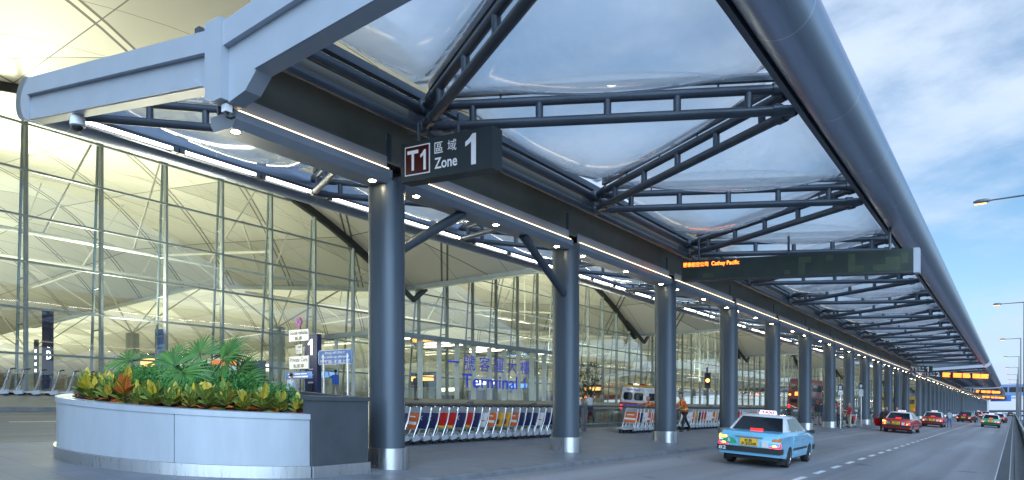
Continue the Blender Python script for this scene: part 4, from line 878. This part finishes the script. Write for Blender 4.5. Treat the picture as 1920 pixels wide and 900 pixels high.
# ------------------------------------------------------------------ vehicles
brake = glow('brake_lamp', (1, .02, .015), 1.7); core = glow('lamp_core', (1, .38, .08), 5); tail = M('lamp_red', (.38, .01, .015), .2, coat=.5); indic = glow('indicator', (1, .42, .05), 4.0); amberoff = M('lamp_amber', (.6, .2, .03), .2, coat=.5); clear = M('lamp_clear', (.65, .66, .68), .15, coat=.5)
plate_y = M('plate_yellow', (.70, .42, .03), .45); seatm = M('seat_cloth', (.10, .10, .11), .8)
def arc(y, r, z0, n=9):      # wheel arch cut, front to back, along the lower edge
    return [(y + r * cos(pi * k / (n - 1)), z0 + (r * sin(pi * k / (n - 1)))) for k in range(n)]
def wheels(r, ys, half, rad, wmat='chrome'):
    for y in ys:
        for s in (-1, 1):
            m = MB(); m.lathe([(rad * .6, -.09), (rad * .93, -.10), (rad, -.07), (rad, .07), (rad * .93, .10), (rad * .6, .09)], (s * half, y, rad), 'x', 28); w = m.build('wheel', 'rubber', r)
            m = MB(); m.lathe([(rad * .12, s * .085), (rad * .22, s * .09), (rad * .30, s * .07), (rad * .52, s * .06), (rad * .62, s * .098), (rad * .61, 0)], (s * half, y, rad), 'x', 28); m.build('rim', wmat, w)
def quadpatch(m, a, b, c, d, ins, off):
    """inset panel on quad a b c d (counter-clockwise seen from outside)"""
    a, b, c, d = map(Vector, (a, b, c, d)); nrm = (b - a).cross(d - a).normalized(); ix, iy = ins
    f = lambda u, v: a * (1 - u) * (1 - v) + b * u * (1 - v) + c * u * v + d * (1 - u) * v + nrm * off
    w = (ix, 1 - ix, iy, 1 - iy)
    n = 6; rows = [[m.bm.verts.new(f(w[0] + (w[1] - w[0]) * i / n, w[2] + (w[3] - w[2]) * j / n)) for i in range(n + 1)] for j in range(n + 1)]
    for j in range(n):
        for i in range(n): m.bm.faces.new((rows[j][i], rows[j][i + 1], rows[j + 1][i + 1], rows[j + 1][i]))
def sedan(label, loc, yaw, col, roofcol, taxi=True, group=None, reg=('KB', '3208'), lit=True, blink=False, open_door=False, num=None, private=False, sc=1.0, roofsign=True):
    r = thing('taxi' if taxi else 'car', label, 'taxi' if taxi else 'car', loc, yaw, group, True); r.scale = (sc * 1.09, sc * 1.04, sc)
    paint = M('paint', col, .25, 0, .05, 1.5, coat=.6, spec=.5); rp = M('roof_paint', roofcol, .25, 0, .05, 1.5, coat=.6) if roofcol else paint
    H = .835
    low = arc(1.48, .36, .27) + arc(-1.27, .36, .27)      # front wheel first, running backwards
    prof = [(-2.33, .34), (-2.36, .46), (-2.355, .70), (-2.33, .88), (-2.27, .985), (-2.1, 1.01), (-1.5, 1.035), (1.02, 1.01), (1.6, .945), (2.1, .87), (2.27, .80), (2.33, .66), (2.34, .48), (2.30, .28)] + low
    shy = {4: .03, 5: .035, 6: .035, 7: .035, 8: .03, 9: .03}
    rings = []
    for x, dz, dy in ((-1, .11, .03), (-.985, .045, .012), (-.93, .0, 0), (.93, .0, 0), (.985, .045, .012), (1, .11, .03)):
        ring = []
        for i, (y, z) in enumerate(prof):
            zz = z - (dz if i in shy else 0) + (.018 if i in shy and abs(x) < .95 else 0); k = 1 - dy / 2.3 * (1 if i < 14 else 0)
            xx = x * H * (1 if abs(z - .62) < .3 else .985); ring.append((xx * (.95 if (y < -2.2 or y > 2.15) else 1), y * k, zz))
        rings.append(ring)
    m = MB(); m.loft(rings); m.build('body', paint, r, ang=32)
    m = MB(); m.box(-.70, .70, -1.9, 2.0, .20, .30); m.build('underside', 'black', r)
    # greenhouse
    yb0, yb1, yr0, yr1 = -1.62, 1.10, -1.02, .26; wb, wr = .775, .60; zb, zt = 1.0, 1.465
    B = [(-wb, yb0, zb), (wb, yb0, zb), (wb, yb1, zb), (-wb, yb1, zb)]; T = [(-wr, yr0, zt), (wr, yr0, zt), (wr, yr1, zt), (-wr, yr1, zt)]
    m = MB(); m.loft([B, T], cap=False); T2 = [(x * .86, y * .9 - .03, zt + .045) for x, y, _ in T]; m.loft([T, T2], cap=False); m.face(T2); bmesh.ops.remove_doubles(m.bm, verts=m.bm.verts, dist=.001)
    bmesh.ops.bevel(m.bm, geom=[e for e in m.bm.edges if min(v.co.z for v in e.verts) > 1.2], offset=.03, segments=3, affect='EDGES'); m.build('roof', rp, r, ang=50)
    def glass(nm, a, b, c, d, ins): m = MB(); quadpatch(m, a, b, c, d, ins, .006); return m.build(nm, 'carglass', r, recalc=False)
    rg = glass('rear_window', B[0], B[1], T[1], T[0], (.055, .07))
    glass('windscreen', B[2], B[3], T[3], T[2], (.05, .07))
    L2 = lambda a, b, t: tuple(Vector(a).lerp(Vector(b), t))
    for s in (0, 1):
        b0, b1, t0, t1 = (B[1], B[2], T[1], T[2]) if s == 0 else (B[0], B[3], T[0], T[3])
        def side(u0, u1, nm, w0, w1):
            a, b_, c, d = L2(b0, b1, u0), L2(b0, b1, u1), L2(t0, t1, w1), L2(t0, t1, w0)
            return glass(nm, a, b_, c, d, (.04, .10)) if s == 0 else glass(nm, b_, a, d, c, (.04, .10))
        side(.235, .53, 'side_window', .05, .47); side(.545, .93, 'side_window', .50, .985)
        sg_ = 1 if s == 0 else -1; x = sg_ * H
        for y0, y1 in ((-.86, .13), (.145, 1.06)):      # doors stand a hair proud so their shut lines read
            dp = [(y0 if y0 > -.5 else y0, .93), (y1, .93), (y1, .33), (y0 + (.14 if y0 < -.5 else 0), .33), (y0, .60)]
            if open_door and s == 1 and y0 < -.5:
                ca, sa = cos(radians(58)), sin(radians(58)); hin = Vector((x, y1, 0))
                m = MB(); m.loft([[hin + Vector((-(y1 - y) * sa - d * ca, -(y1 - y) * ca + d * sa, z)) for y, z in dp] for d in (0, .05)]); m.loft([[hin + Vector((-(y1 - y) * sa, -(y1 - y) * ca, z)) for y, z in ((y0 + .2, .93), (y1, .93), (y1, .96), (y0 + .2, .96))], [hin + Vector((-(y1 - y) * sa - .03, -(y1 - y) * ca, z)) for y, z in ((y0 + .2, .93), (y1, .93), (y1, .96), (y0 + .2, .96))]])
                m.path([hin + Vector((-(y1 - y) * sa, -(y1 - y) * ca, z)) for y, z in ((y0 + .02, .93), (y0 + .42, 1.40), (y1 - .1, 1.42), (y1, .95))], .02, 6); m.build('open_door', paint, r); continue
            m = MB(); m.loft([[(x + sg_ * d, y, z) for y, z in dp] for d in (-.02, .004)]); dr = m.build('door', paint, r)
            m = MB(); m.box(*sorted((x + sg_ * .004, x + sg_ * .03)), y0 + .10, y0 + .24, .80, .835); m.build('handle', 'chrome', dr)
            m = MB(); m.box(*sorted((x + sg_ * .0045, x + sg_ * .018)), y0 + .02, y1 - .02, .50, .56); m.build('side_moulding', 'black', dr)
        m = MB(); m.loft([[(sg_ * (H + .06 + .0 * k), .98 - .05, z) for z in (.98, 1.09)] + [(sg_ * (H + .20), .98 - .05, z) for z in (1.09, .98)], [(sg_ * (H + .05), 1.02, z) for z in (.98, 1.09)] + [(sg_ * (H + .19), 1.05, z) for z in (1.08, .99)]]); m.tube((sg_ * (H - .04), 1.0, 1.0), (sg_ * (H + .08), 1.0, 1.02), .02, n=6); m.build('mirror', 'black', r)
        # lamps at the back corner
        x0, x1 = sorted((sg_ * .53, sg_ * .80)); yr = -2.36
        def lp(nm, z0, z1, mt, w=1): 
            m = MB(); a, b_ = (x0, x1) if w == 1 else sorted((sg_ * (.80 - .27 * w), sg_ * .80)); m.loft([[(a, yr - .012, z0), (b_, yr - .006, z0), (b_, yr - .004 + .05, z1), (a, yr + .045, z1)], [(a, yr + .12, z0), (b_, yr + .12, z0), (b_, yr + .14, z1), (a, yr + .14, z1)]]); return m.build(nm, mt, r)
        tl_ = lp('tail_light', .60, .73, brake if lit else tail)
        if lit: m = MB(); m.ball((sg_ * .66, -2.372, .66), (.055, .012, .028), 5); m.build('lamp_core', core, tl_)
        lp('reversing_light', .733, .80, clear, .8); lp('indicator', .803, .90, indic if blink and s == 1 else amberoff, .75)
        m = MB(); m.box(*sorted((sg_ * .60, sg_ * .82)), -1.72, -1.70, .10, .42); m.build('mud_flap', 'rubber', r)
        m = MB(); m.box(*sorted((sg_ * .42, sg_ * .74)), 2.24, 2.33, .60, .74); m.build('headlight', clear, r)
    m = MB(); m.loft([[(x * .845, y, z) for x, y in ((-1, -2.10), (-1, -2.34), (-.94, -2.395), (.94, -2.395), (1, -2.34), (1, -2.10))] for z in (.43, .585)]); bp = m.build('rear_bumper', 'black', r)
    m = MB(); m.loft([[(x * .845, y, z) for x, y in ((-1, 2.10), (-1, 2.30), (-.94, 2.37), (.94, 2.37), (1, 2.30), (1, 2.10))] for z in (.40, .56)]); m.build('front_bumper', 'black', r)
    m = MB(); m.box(-.36, .36, -2.385, -2.345, .865, .895); m.build('boot_trim', 'chrome', r)
    m = MB(); m.box(-.235, .235, -2.385, -2.36, .62, .83); p = m.build('number_plate', plate_y, r)
    text(reg[0], 'black', p, (-.10, -2.387, .735), (1, 0, 0), UP, .19, .075, bold=.02); text(reg[1], 'black', p, (-.20, -2.387, .64), (1, 0, 0), UP, .40, .078, bold=.02)
    if taxi:
        m = MB(); n = 10; m.loft([[(-.52 + .20 * cos(pi * k / n), y, .655 + .17 * sin(pi * k / n)) for k in range(n + 1)] for y in (-2.372, -2.35)]); bg = m.build('seat_badge', M('badge_green', (.03, .32, .16), .5), r); text('5', 'letter', bg, (-.56, -2.374, .69), (1, 0, 0), UP, .07, .10)
        m = MB(); m.box(.33, .50, -2.374, -2.34, .60, .78); m.build('notice_sticker', plate, r)
    if num: text(num, plate, bp, (-.78, -2.398, .455), (1, 0, 0), UP, .20, .10, bold=.02)
    m = MB(); m.box(-.16, .16, -1.66, -1.56, 1.055, 1.10); m.build('high_brake_light', brake if lit else tail, r)
    if taxi and roofsign:
        m = MB(); m.loft([[(-.24, -.52, 1.52), (.24, -.52, 1.52), (.24, -.40, 1.52), (-.24, -.40, 1.52)], [(-.21, -.50, 1.64), (.21, -.50, 1.64), (.21, -.42, 1.64), (-.21, -.42, 1.64)]]); s_ = m.build('roof_sign', glow('roof_sign', (1, .82, .88), .55), r); text('TAXI', 'red', s_, (-.17, -.520, 1.535), (1, 0, 0), Vector((0, .16, 1)).normalized(), .34, .085, bold=.03)
    for s in (-.38, .38):   # front seats seen through nothing but kept for the shape
        m = MB(); m.box(s - .2, s + .2, -.12, .02, .95, 1.30); m.build('head_rest', seatm, r)
    wheels(r, (-1.27, 1.48), H - .10, .305)
    return r
sky_blue, taxi_red, taxi_green, silver = (.16, .45, .66), (.42, .012, .018), (.01, .22, .10), (.62, .65, .69)
sedan('pale blue taxi with a silver roof in the middle lane, nearest vehicle', P(6.36, 22.7, 0), radians(2), sky_blue, silver, blink=True, num='82', group='taxis', sc=1.0)
sedan('red taxi with its left rear door open at the kerb', P(6.75, 58.6, 0), radians(-3), taxi_red, silver, blink=True, group='taxis', reg=('HX', '6015'), open_door=True)
sedan('red taxi standing behind the person in a striped top', P(6.55, 81.5, 0), radians(0), taxi_red, silver, blink=False, group='taxis', reg=('LM', '471'))
sedan('dark red car pulling out, between the red taxis and the green taxi', P(5.6, 121, 0), radians(-8), (.10, .01, .02), (.02, .02, .025), taxi=False, group='private cars', reg=('GS', '2947'))
sedan('green taxi with a white roof in the right lane', P(2.2, 98.5, 0), radians(0), taxi_green, (.7, .72, .74), group='taxis', reg=('JT', '880'))
sedan('small distant dark red taxi ahead of the green taxi', P(1.95, 138, 0), radians(-5), (.2, .012, .02), silver, group='taxis', reg=('KE', '55'))
sedan('distant dark grey car driving away in the right lane', P(1.0, 290, 0), 0, (.03, .035, .05), (.03, .035, .05), taxi=False, group='private cars', lit=False)
sedan('distant pale grey car parked at the kerb past the dark red car', P(6.9, 160, 0), 0, (.45, .47, .5), None, taxi=False, group='private cars', lit=False)
sedan('distant red taxi at the kerb, farthest of the red ones', P(6.4, 182, 0), 0, taxi_red, silver, group='taxis')
sedan('distant silver car waiting farther down the kerb', P(5.6, 205, 0), 0, (.5, .52, .56), None, taxi=False, group='private cars')

def boxvehicle(name, label, cat, loc, length, width, height, side_mat, roof_mat=None, floor=.35, bev=.12, taper=.94):
    r = thing(name, label, cat, loc, 0, None, True); w = width / 2
    rings = []
    for z, k in ((floor, 1), (height * .45, 1), (height - .25, taper + .02), (height - .06, taper - .02), (height, taper - .1)): rings.append([(-w * k, 0 if z < height * .6 else .02 * (z / height), z), (w * k, 0 if z < height * .6 else .02, z), (w * k, length, z), (-w * k, length, z)])
    m = MB(); m.loft(rings); bmesh.ops.bevel(m.bm, geom=[e for e in m.bm.edges if abs(e.verts[0].co.z - e.verts[1].co.z) > .05], offset=bev, segments=3, affect='EDGES'); m.build('body', side_mat, r); return r
# police van on the inner road
pv = boxvehicle('police_van', 'white and yellow police van with a red stripe on the inner road behind the trolleys', 'van', P(20, 40.7, 0), 4.9, 1.9, 2.15, M('van_white', (.62, .64, .66), .3, coat=.4), floor=.35)
m = MB(); m.box(-.80, .80, .10, 4.5, 2.12, 2.28); bmesh.ops.bevel(m.bm, geom=m.bm.edges[:], offset=.05, segments=2, affect='EDGES'); m.build('roof', M('van_yellow', (.62, .38, .04), .35), pv)
for x0, x1, mt in ((-.62, -.22, 'navy'), (-.2, .22, 'chrome'), (.24, .64, 'red')): m = MB(); m.box(x0, x1, .3, .52, 2.282, 2.38); m.build('light_bar', mt, pv)
for x0, x1 in ((-.70, -.06), (.06, .70)):
    m = MB(); m.box(x0, x1, -.012, .05, 1.30, 1.80); bmesh.ops.bevel(m.bm, geom=[e for e in m.bm.edges if abs((e.verts[0].co - e.verts[1].co).y) > .03], offset=.07, segments=3, affect='EDGES'); m.build('rear_window', 'carglass', pv)
text('警POLICE察', 'letterblue', pv, (-.52, .0, 1.90), (1, 0, 0), UP, 1.04, .14, bold=.02)
for s in (-1, 1):
    for y0, y1 in ((.35, 1.25), (1.4, 2.3), (2.6, 3.5)): m = MB(); m.box(*sorted((s * .86, s * .953)), y0, y1, 1.32, 1.80); m.build('side_window', 'carglass', pv)
    m = MB(); m.box(*sorted((s * .90, s * .955)), .05, 4.8, 1.0, 1.14); m.build('red_stripe', 'red', pv)
    m = MB(); m.box(*sorted((s * .62, s * .90)), -.014, .06, .7, .98); m.build('tail_light', brake, pv)
m = MB(); m.box(-.86, .86, -.013, .05, 1.02, 1.14); m.build('red_stripe', 'red', pv); m = MB(); m.box(-.86, .86, -.011, .05, .955, 1.015); m.build('blue_stripe', 'letterblue', pv)
m = MB(); m.box(-.3, .3, -.016, .04, .62, .78); m.build('number_plate', plate_y, pv); wheels(pv, (1.0, 3.9), .80, .33)
# buses
busred = M('bus_red', (.20, .008, .02), .3, coat=.4)
b1 = boxvehicle('double_decker_bus', 'dark red double decker bus seen from behind on the inner road', 'bus', P(20.2, 84, 0), 11, 2.5, 4.3, busred, floor=.4, bev=.18, taper=.97)
for z0, z1 in ((3.0, 3.75), (1.5, 1.95)): m = MB(); m.box(-.95, .95, -.015, .1, z0, z1); m.build('rear_window', 'carglass', b1)
for s in (-1, 1):
    for z0, z1 in ((2.9, 3.65), (1.3, 2.1)):
        for q in range(6): m = MB(); m.box(*sorted((s * 1.15, s * 1.256)), .6 + q * 1.7, 2.2 + q * 1.7, z0, z1); m.build('side_window', 'carglass', b1)
    m = MB(); m.box(*sorted((s * .95, s * 1.17)), -.02, .1, .9, 1.25); m.build('tail_light', brake, b1); m = MB(); m.box(*sorted((s * .95, s * 1.17)), -.02, .1, 2.35, 2.5); m.build('marker_light', indic, b1)
m = MB(); m.box(-.5, .5, -.02, .05, 2.35, 2.75); m.build('route_display', 'ledpix', b1); wheels(b1, (2.6, 8.6), 1.1, .5)
by = M('bus_yellow', (.62, .40, .03), .35, coat=.3)
for Z, L, lab in ((146, 20.0, 'yellow bus glimpsed between the middle columns'), (186, 20.0, 'farther yellow and white bus glimpsed beyond the first zone signs'),):
    b2 = boxvehicle('bus', lab, 'bus', P(L, Z, 0), 11, 2.5, 3.9, by, floor=.4, bev=.15, taper=.97); m = MB(); m.box(-1.0, 1.0, -.015, .1, 2.2, 3.2); m.build('rear_window', 'carglass', b2)
    for s in (-1, 1):
        m = MB(); m.box(*sorted((s * 1.15, s * 1.256)), .6, 10.4, 2.2, 3.2); m.build('side_window', 'carglass', b2); m = MB(); m.box(*sorted((s * .95, s * 1.17)), -.02, .1, .9, 1.25); m.build('tail_light', brake, b2)
    wheels(b2, (2.6, 8.6), 1.1, .5)
vv = boxvehicle('van', 'van with a yellow green and rainbow striped tail beyond the travellers', 'van', P(20.5, 108, 0), 5, 1.9, 2.3, M('van_pale', (.6, .6, .55), .35)); 
for i, c in enumerate(((.45, .6, .05), (.65, .5, .03), (.6, .12, .02), (.3, .03, .25))): m = MB(); m.box(-.9, .9, -.012 - .001 * i, .03, .5 + .26 * i, .75 + .26 * i); m.build('tail_stripe', M('stripe', c, .4), vv)
m = MB(); m.box(-.7, .7, -.014, .04, 1.6, 2.05); m.build('rear_window', 'carglass', vv); wheels(vv, (.9, 3.8), .82, .34)

# ------------------------------------------------------------------ people
skin = M('skin', (.42, .24, .16), .5, 0, .06, 8)
def person(label, loc, face, h=1.7, shirt=(.5, .1, .02), trousers=(.03, .035, .06), hairc=(.012, .010, .009), lean=0, arms=((10, 15), (10, 15)), legs=((6, -8), (-6, -10)), splay=6, long_sleeve=False, shorts=False, vest=False, hat=None, bag=None, head=0, group=None, stripes=None):
    r = thing('person', label, 'person', loc, radians(face), group); k = h / 1.7; V = Vector
    def dirv(a, out=0): a = radians(a); o = radians(out); return V((sin(o), sin(a) * cos(o), -cos(a) * cos(o)))
    pel = V((0, 0, .93)); la = radians(lean); upv = V((0, sin(la), cos(la))); chest = pel + upv * .40; neck = chest + upv * .13; ha = la * .55 + radians(head); hu = V((0, sin(ha), cos(ha))); hc = neck + upv * .05 + hu * .125
    seg = []          # (a, b, ra, rb, kind)
    for s in (-1, 1): seg += [(pel + V((s * .075, 0, .0)), chest + V((s * .085, 0, 0)), .115, .118, 'S'), (pel + V((s * .08, 0, -.05)), pel + V((s * .075, 0, .04)), .112, .112, 'T')]
    seg += [(chest + V((-.15, 0, .05)), chest + V((.15, 0, .05)), .068, .068, 'S'), (chest + upv * .05, neck, .075, .052, 'S'), (neck - upv * .02, hc - hu * .06, .05, .05, 'K')]
    fwd = V((0, cos(ha), -sin(ha)))
    seg += [(hc - hu * .045 + fwd * .012, hc + hu * .035, .073, .092, 'K'), (hc - hu * .06 + fwd * .045, hc - hu * .03 + fwd * .05, .04, .045, 'K'), (hc - hu * .02 + fwd * .085, hc + hu * .015 + fwd * .082, .016, .010, 'K')]
    for s in (-1, 1): seg.append((hc + V((s * .083, -.005, 0)) - hu * .02, hc + V((s * .088, -.008, 0)) + hu * .02, .014, .016, 'K'))
    feet = []
    for s, (hp, kn) in zip((-1, 1), legs):
        a = pel + V((s * .09, 0, -.05)); d1 = dirv(hp, s * 3); b = a + d1 * .42; d2 = dirv(hp + kn, s * 1); c = b + d2 * .41
        seg += [(a, b, .088, .060, 'T'), (b, b + (c - b) * .45, .058, .054, 'Q' if shorts else 'T'), (b + (c - b) * .45, c, .054, .040, 'Q' if shorts else 'T')]
        fd = V((s * .12, cos(radians(hp + kn) * .6), sin(radians(hp + kn) * .6))).normalized(); seg += [(c + V((0, -.035, -.03)), c + fd * .16 + V((0, 0, -.045)), .042, .034, 'F')]; feet.append(c.z - .085)
    for s, (sh, el) in zip((-1, 1), arms):
        a = chest + V((s * .175, 0, .045)); d1 = dirv(sh, s * splay); b = a + d1 * .29; d2 = dirv(sh + el, s * splay * .3); c = b + d2 * .25
        seg += [(a, b, .052, .042, 'S'), (b, c, .040, .030, 'S' if long_sleeve else 'K')]
        sd = V((1, 0, 0)); pm = c + d2 * .085; seg.append((c, pm, .030, .034, 'K'))
        for q, ln in zip((-.027, -.009, .009, .027), (.065, .075, .07, .055)):
            f0 = pm + sd * q; f1 = f0 + d2 * ln * .5; dd = (d2 + dirv(sh + el + 60) * .8).normalized(); seg += [(f0, f1, .0115, .0105, 'K'), (f1, f1 + dd * ln * .5, .0105, .009, 'K')]
        t0 = c + d2 * .03 - sd * s * .026; seg.append((t0, t0 + (d2 * .6 - sd * s * .5).normalized() * .055, .013, .010, 'K'))
    dz = -min(feet); m = MB()
    for a, b, ra, rb, kd in seg:
        ax = (b - a); ln = ax.length; ax = ax / ln if ln > 1e-6 else UP; rings = []
        for t in (-80, -45, 0): rings.append(m.ring(a + ax * (ra * sin(radians(t))), ax, ra * cos(radians(t)), 12))
        for t in (0, 45, 80): rings.append(m.ring(b + ax * (rb * sin(radians(t))), ax, rb * cos(radians(t)), 12))
        m.loft(rings)
    bmesh.ops.transform(m.bm, matrix=Matrix.Scale(k, 4) @ Matrix.Translation((0, 0, dz)), verts=m.bm.verts)
    me = m.mesh('body'); t = bpy.data.objects.new('tmp', me); COL.objects.link(t); md = t.modifiers.new('r', 'REMESH'); md.mode = 'VOXEL'; md.voxel_size = .0115; md.use_smooth_shade = True
    sm = t.modifiers.new('s', 'SMOOTH'); sm.iterations = 2; sm.factor = .5
    me2 = bpy.data.meshes.new_from_object(t.evaluated_get(bpy.context.evaluated_depsgraph_get())); bpy.data.objects.remove(t); me2.name = 'body'
    ms = [M('shirt', shirt, .8, 0, .1, 6, bump=.3, bscale=25), M('trousers', trousers, .8, 0, .12, 6, bump=.3, bscale=20), skin, M('shoe', (.02, .02, .022), .5), M('vest_band', (.75, .70, .30), .4), M('stripe_cloth', stripes or (.5, .5, .5), .8)]
    for q in ms: me2.materials.append(q)
    sa = [(V(a), V(b), ra, rb, kd) for a, b, ra, rb, kd in seg]
    for p in me2.polygons:
        c = V(p.center) / k - V((0, 0, dz)); best = 9; kd = 'S'; tt = 0
        for a, b, ra, rb, q in sa:
            ab = b - a; t_ = max(0, min(1, (c - a).dot(ab) / max(ab.length_squared, 1e-8))); d = (c - (a + ab * t_)).length - (ra + (rb - ra) * t_)
            if d < best: best, kd, tt = d, q, t_
        i = {'S': 0, 'T': 1, 'K': 2, 'Q': 2, 'F': 3}[kd]
        if kd == 'S':
            u = (c - pel).dot(upv)
            if vest and abs(c.x) < .2 and (.10 < u < .15 or (abs(abs(c.x) - .09) < .022 and u > .1)): i = 4
            if stripes and (u * 14) % 1 < .4: i = 5
        p.material_index = i
    me2.shade_smooth(); body = link('body', me2, r)
    Z = Matrix.Translation((0, 0, dz))
    m = MB(); m.ball((0, 0, 0), (.088, .100, .088), 9); bmesh.ops.transform(m.bm, matrix=Matrix.Scale(k, 4) @ Z @ Matrix.Translation(hc + hu * .030 - fwd * .018) @ Matrix.Rotation(-ha, 4, 'X'), verts=m.bm.verts)
    m.build('hair' if not hat else 'cap', M('hair', hat or hairc, .6, 0, .2, 30), r)
    m = MB()
    for s in (-1, 1): m.ball(hc + fwd * .083 + V((s * .032, 0, 0)) + hu * .012, (.013, .008, .008), 5)
    bmesh.ops.transform(m.bm, matrix=Matrix.Scale(k, 4) @ Z, verts=m.bm.verts); m.build('eyes', 'black', r)
    m = MB(); m.box(-.024, .024, -.004, .004, -.004, .004); bmesh.ops.transform(m.bm, matrix=Matrix.Scale(k, 4) @ Z @ Matrix.Translation(hc + fwd * .088 - hu * .055), verts=m.bm.verts); m.build('mouth', M('lip', (.25, .08, .06), .5), r)
    if bag:
        bc, where = bag
        m = MB(); c = chest + (V((0, -.21, -.12)) if where == 'back' else V((.24, -.02, -.42))); m.box(-.15 if where == 'back' else -.06, .15 if where == 'back' else .06, -.09, .09, -.22, .2); bmesh.ops.bevel(m.bm, geom=m.bm.edges[:], offset=.05, segments=3, affect='EDGES')
        bmesh.ops.transform(m.bm, matrix=Matrix.Scale(k, 4) @ Z @ Matrix.Translation(c) @ Matrix.Rotation(-la, 4, 'X'), verts=m.bm.verts)
        o = m.build('backpack' if where == 'back' else 'shoulder_bag', M('bag', bc, .7), None);
        tag(o, BAGL[label], 'bag')
        bag_fix.append((o, r))
    return r
bag_fix = []
BAGL = {'person in a dark red top walking inside the entrance': 'black backpack on the person in dark red inside the entrance', 'person in black with a pale cap getting into the red taxi': 'dark shoulder bag on the person getting into the red taxi'}
# attendants with the trolleys: facing -Y is face = 180
person('attendant in an orange shirt with a pale safety vest leaning beside the third column', P(12.9, 32.0, .12), 152, 1.84, (.62, .10, .01), (.012, .014, .02), lean=22, arms=((48, 18), (40, 20)), legs=((28, -22), (-26, -8)), vest=True, group='trolley attendants')
person('attendant in orange reaching over the trolleys, half hidden by the third column', P(14.1, 31.0, .12), 168, 1.75, (.62, .10, .01), (.012, .014, .02), lean=40, arms=((78, 2), (84, 4)), legs=((30, -20), (-25, -8)), vest=True, head=-18, group='trolley attendants')
person('person in a pale shirt with a wide back standing at the poster boards', P(27.4, 20.05, .0), 10, 1.75, (.40, .47, .60), (.03, .035, .05), lean=8, arms=((25, 40), (15, 20)), long_sleeve=True, bag=None)
person('person bending down in dark clothes behind the planter shrubs', P(27.6, 18.95, .0), 60, 1.72, (.10, .11, .16), (.05, .05, .06), lean=58, arms=((40, 20), (50, 20)))
person('person in a bright blue shirt lifting both hands to the face near the entrance', P(31, 25.7, .35), 75, 1.70, (.04, .13, .55), (.30, .26, .20), arms=((72, 75), (75, 70)))
person('person in a dark red top walking inside the entrance', P(32.5, 33.8, .40), 20, 1.72, (.22, .02, .04), (.03, .035, .06), bag=((.02, .02, .03), 'back'))
person('person in a dark shirt and red cap between two columns left of the poles', P(11.9, 55.4, .12), 40, 1.78, (.03, .03, .04), (.16, .17, .12), hat=(.45, .02, .02), shorts=True)
person('person in dark blue jeans behind the one with a red cap', P(12.35, 58.6, .12), 10, 1.72, (.03, .04, .07), (.05, .10, .22))
person('person in jeans holding out an arm left of the shorter pole', P(10.15, 54.4, .12), -60, 1.75, (.28, .22, .20), (.03, .05, .11), arms=((50, 30), (10, 20)))
person('person in a red and white top with pale trousers at the shorter pole', P(9.75, 55.5, .12), 150, 1.72, (.30, .03, .05), (.42, .38, .30), hat=(.5, .06, .08))
person('person in a blue top between the travellers and the seventh column', P(10.5, 55.6, .12), 90, 1.72, (.05, .08, .20), (.03, .04, .08))
person('person in black with a pale cap getting into the red taxi', P(7.95, 57.7, 0), -40, 1.68, (.02, .02, .025), (.02, .022, .03), hat=(.5, .5, .52), lean=14, arms=((40, 30), (35, 30)), bag=((.07, .03, .03), 'side'))
person('person in a dark jacket on the far side of the red taxi', P(8.3, 63.0, .0), 120, 1.70, (.02, .025, .04), (.03, .03, .04))
person('person in a yellow top on the far side of the red taxi', P(8.0, 66.5, .0), 160, 1.70, (.50, .34, .06), (.04, .04, .05))
person('person in a grey striped top and jeans beside the second red taxi', P(5.3, 82.8, 0), 20, 1.70, (.42, .45, .50), (.05, .10, .24), arms=((20, 45), (15, 40)), stripes=(.12, .14, .18))
person('person in dark clothes standing at the kerb past the dark red car', P(4.6, 126.5, 0), 0, 1.70, (.03, .04, .06), (.03, .035, .05))
for i, (L, Z, c, lab) in enumerate(((18.6, 30.6, (.30, .42, .60), 'in light blue'), (18.7, 31.9, (.55, .55, .58), 'in white'), (18.8, 33.2, (.45, .48, .52), 'in a pale grey top'))):
    person(f'person {lab} waiting beyond the glass railing, {["left", "middle", "right"][i]} of three', P(L, Z, .0), 150 - 40 * i, 1.66, c, (.03, .04, .06), lean=14, arms=((35, 40), (25, 50)))
for o, r in bag_fix:
    o.matrix_world = Matrix.Translation(r.location) @ Matrix.Rotation(r.rotation_euler.z, 4, 'Z')

# small tree in a pot beyond the railing
def tree(L, Z, h):
    r = thing('small_tree', 'small dark leafy tree beyond the glass railing near the second column', 'tree', P(L, Z, .0)); m = MB(); m.tube((0, 0, 0), (.03, 0, h * .5), .09, .06, 8)
    rr = random.Random(5)
    for k in range(9): a = k * 2.4; m.tube((.03, 0, h * (.3 + .02 * k)), (cos(a) * .6, sin(a) * .6, h * (.5 + .045 * k)), .03, .012, 5)
    m.build('trunk', 'soil', r); lv = []
    for c in range(60):
        a = rr.uniform(0, 6.28); z = rr.uniform(.38, 1); rad = (1.05 - abs(z - .6)) * rr.random() ** .5 * .95; ctr_ = Vector((cos(a) * rad, sin(a) * rad, z * h))
        for q in range(26):
            d = Vector((rr.gauss(0, 1), rr.gauss(0, 1), rr.gauss(0, .8))).normalized(); sd = d.cross(UP).normalized() if abs(d.z) < .95 else Vector((1, 0, 0)); lv.append((ctr_ + d * rr.uniform(.02, .2), d, sd, rr.uniform(.08, .14), rr.uniform(.02, .035), rr.random(), 0, .3))
    link('crown', leafmesh('crown', lv, [mat_leaf('tree_green', (.015, .05, .02), (.04, .11, .04))]), r)
tree(23.5, 41.5, 3.6)
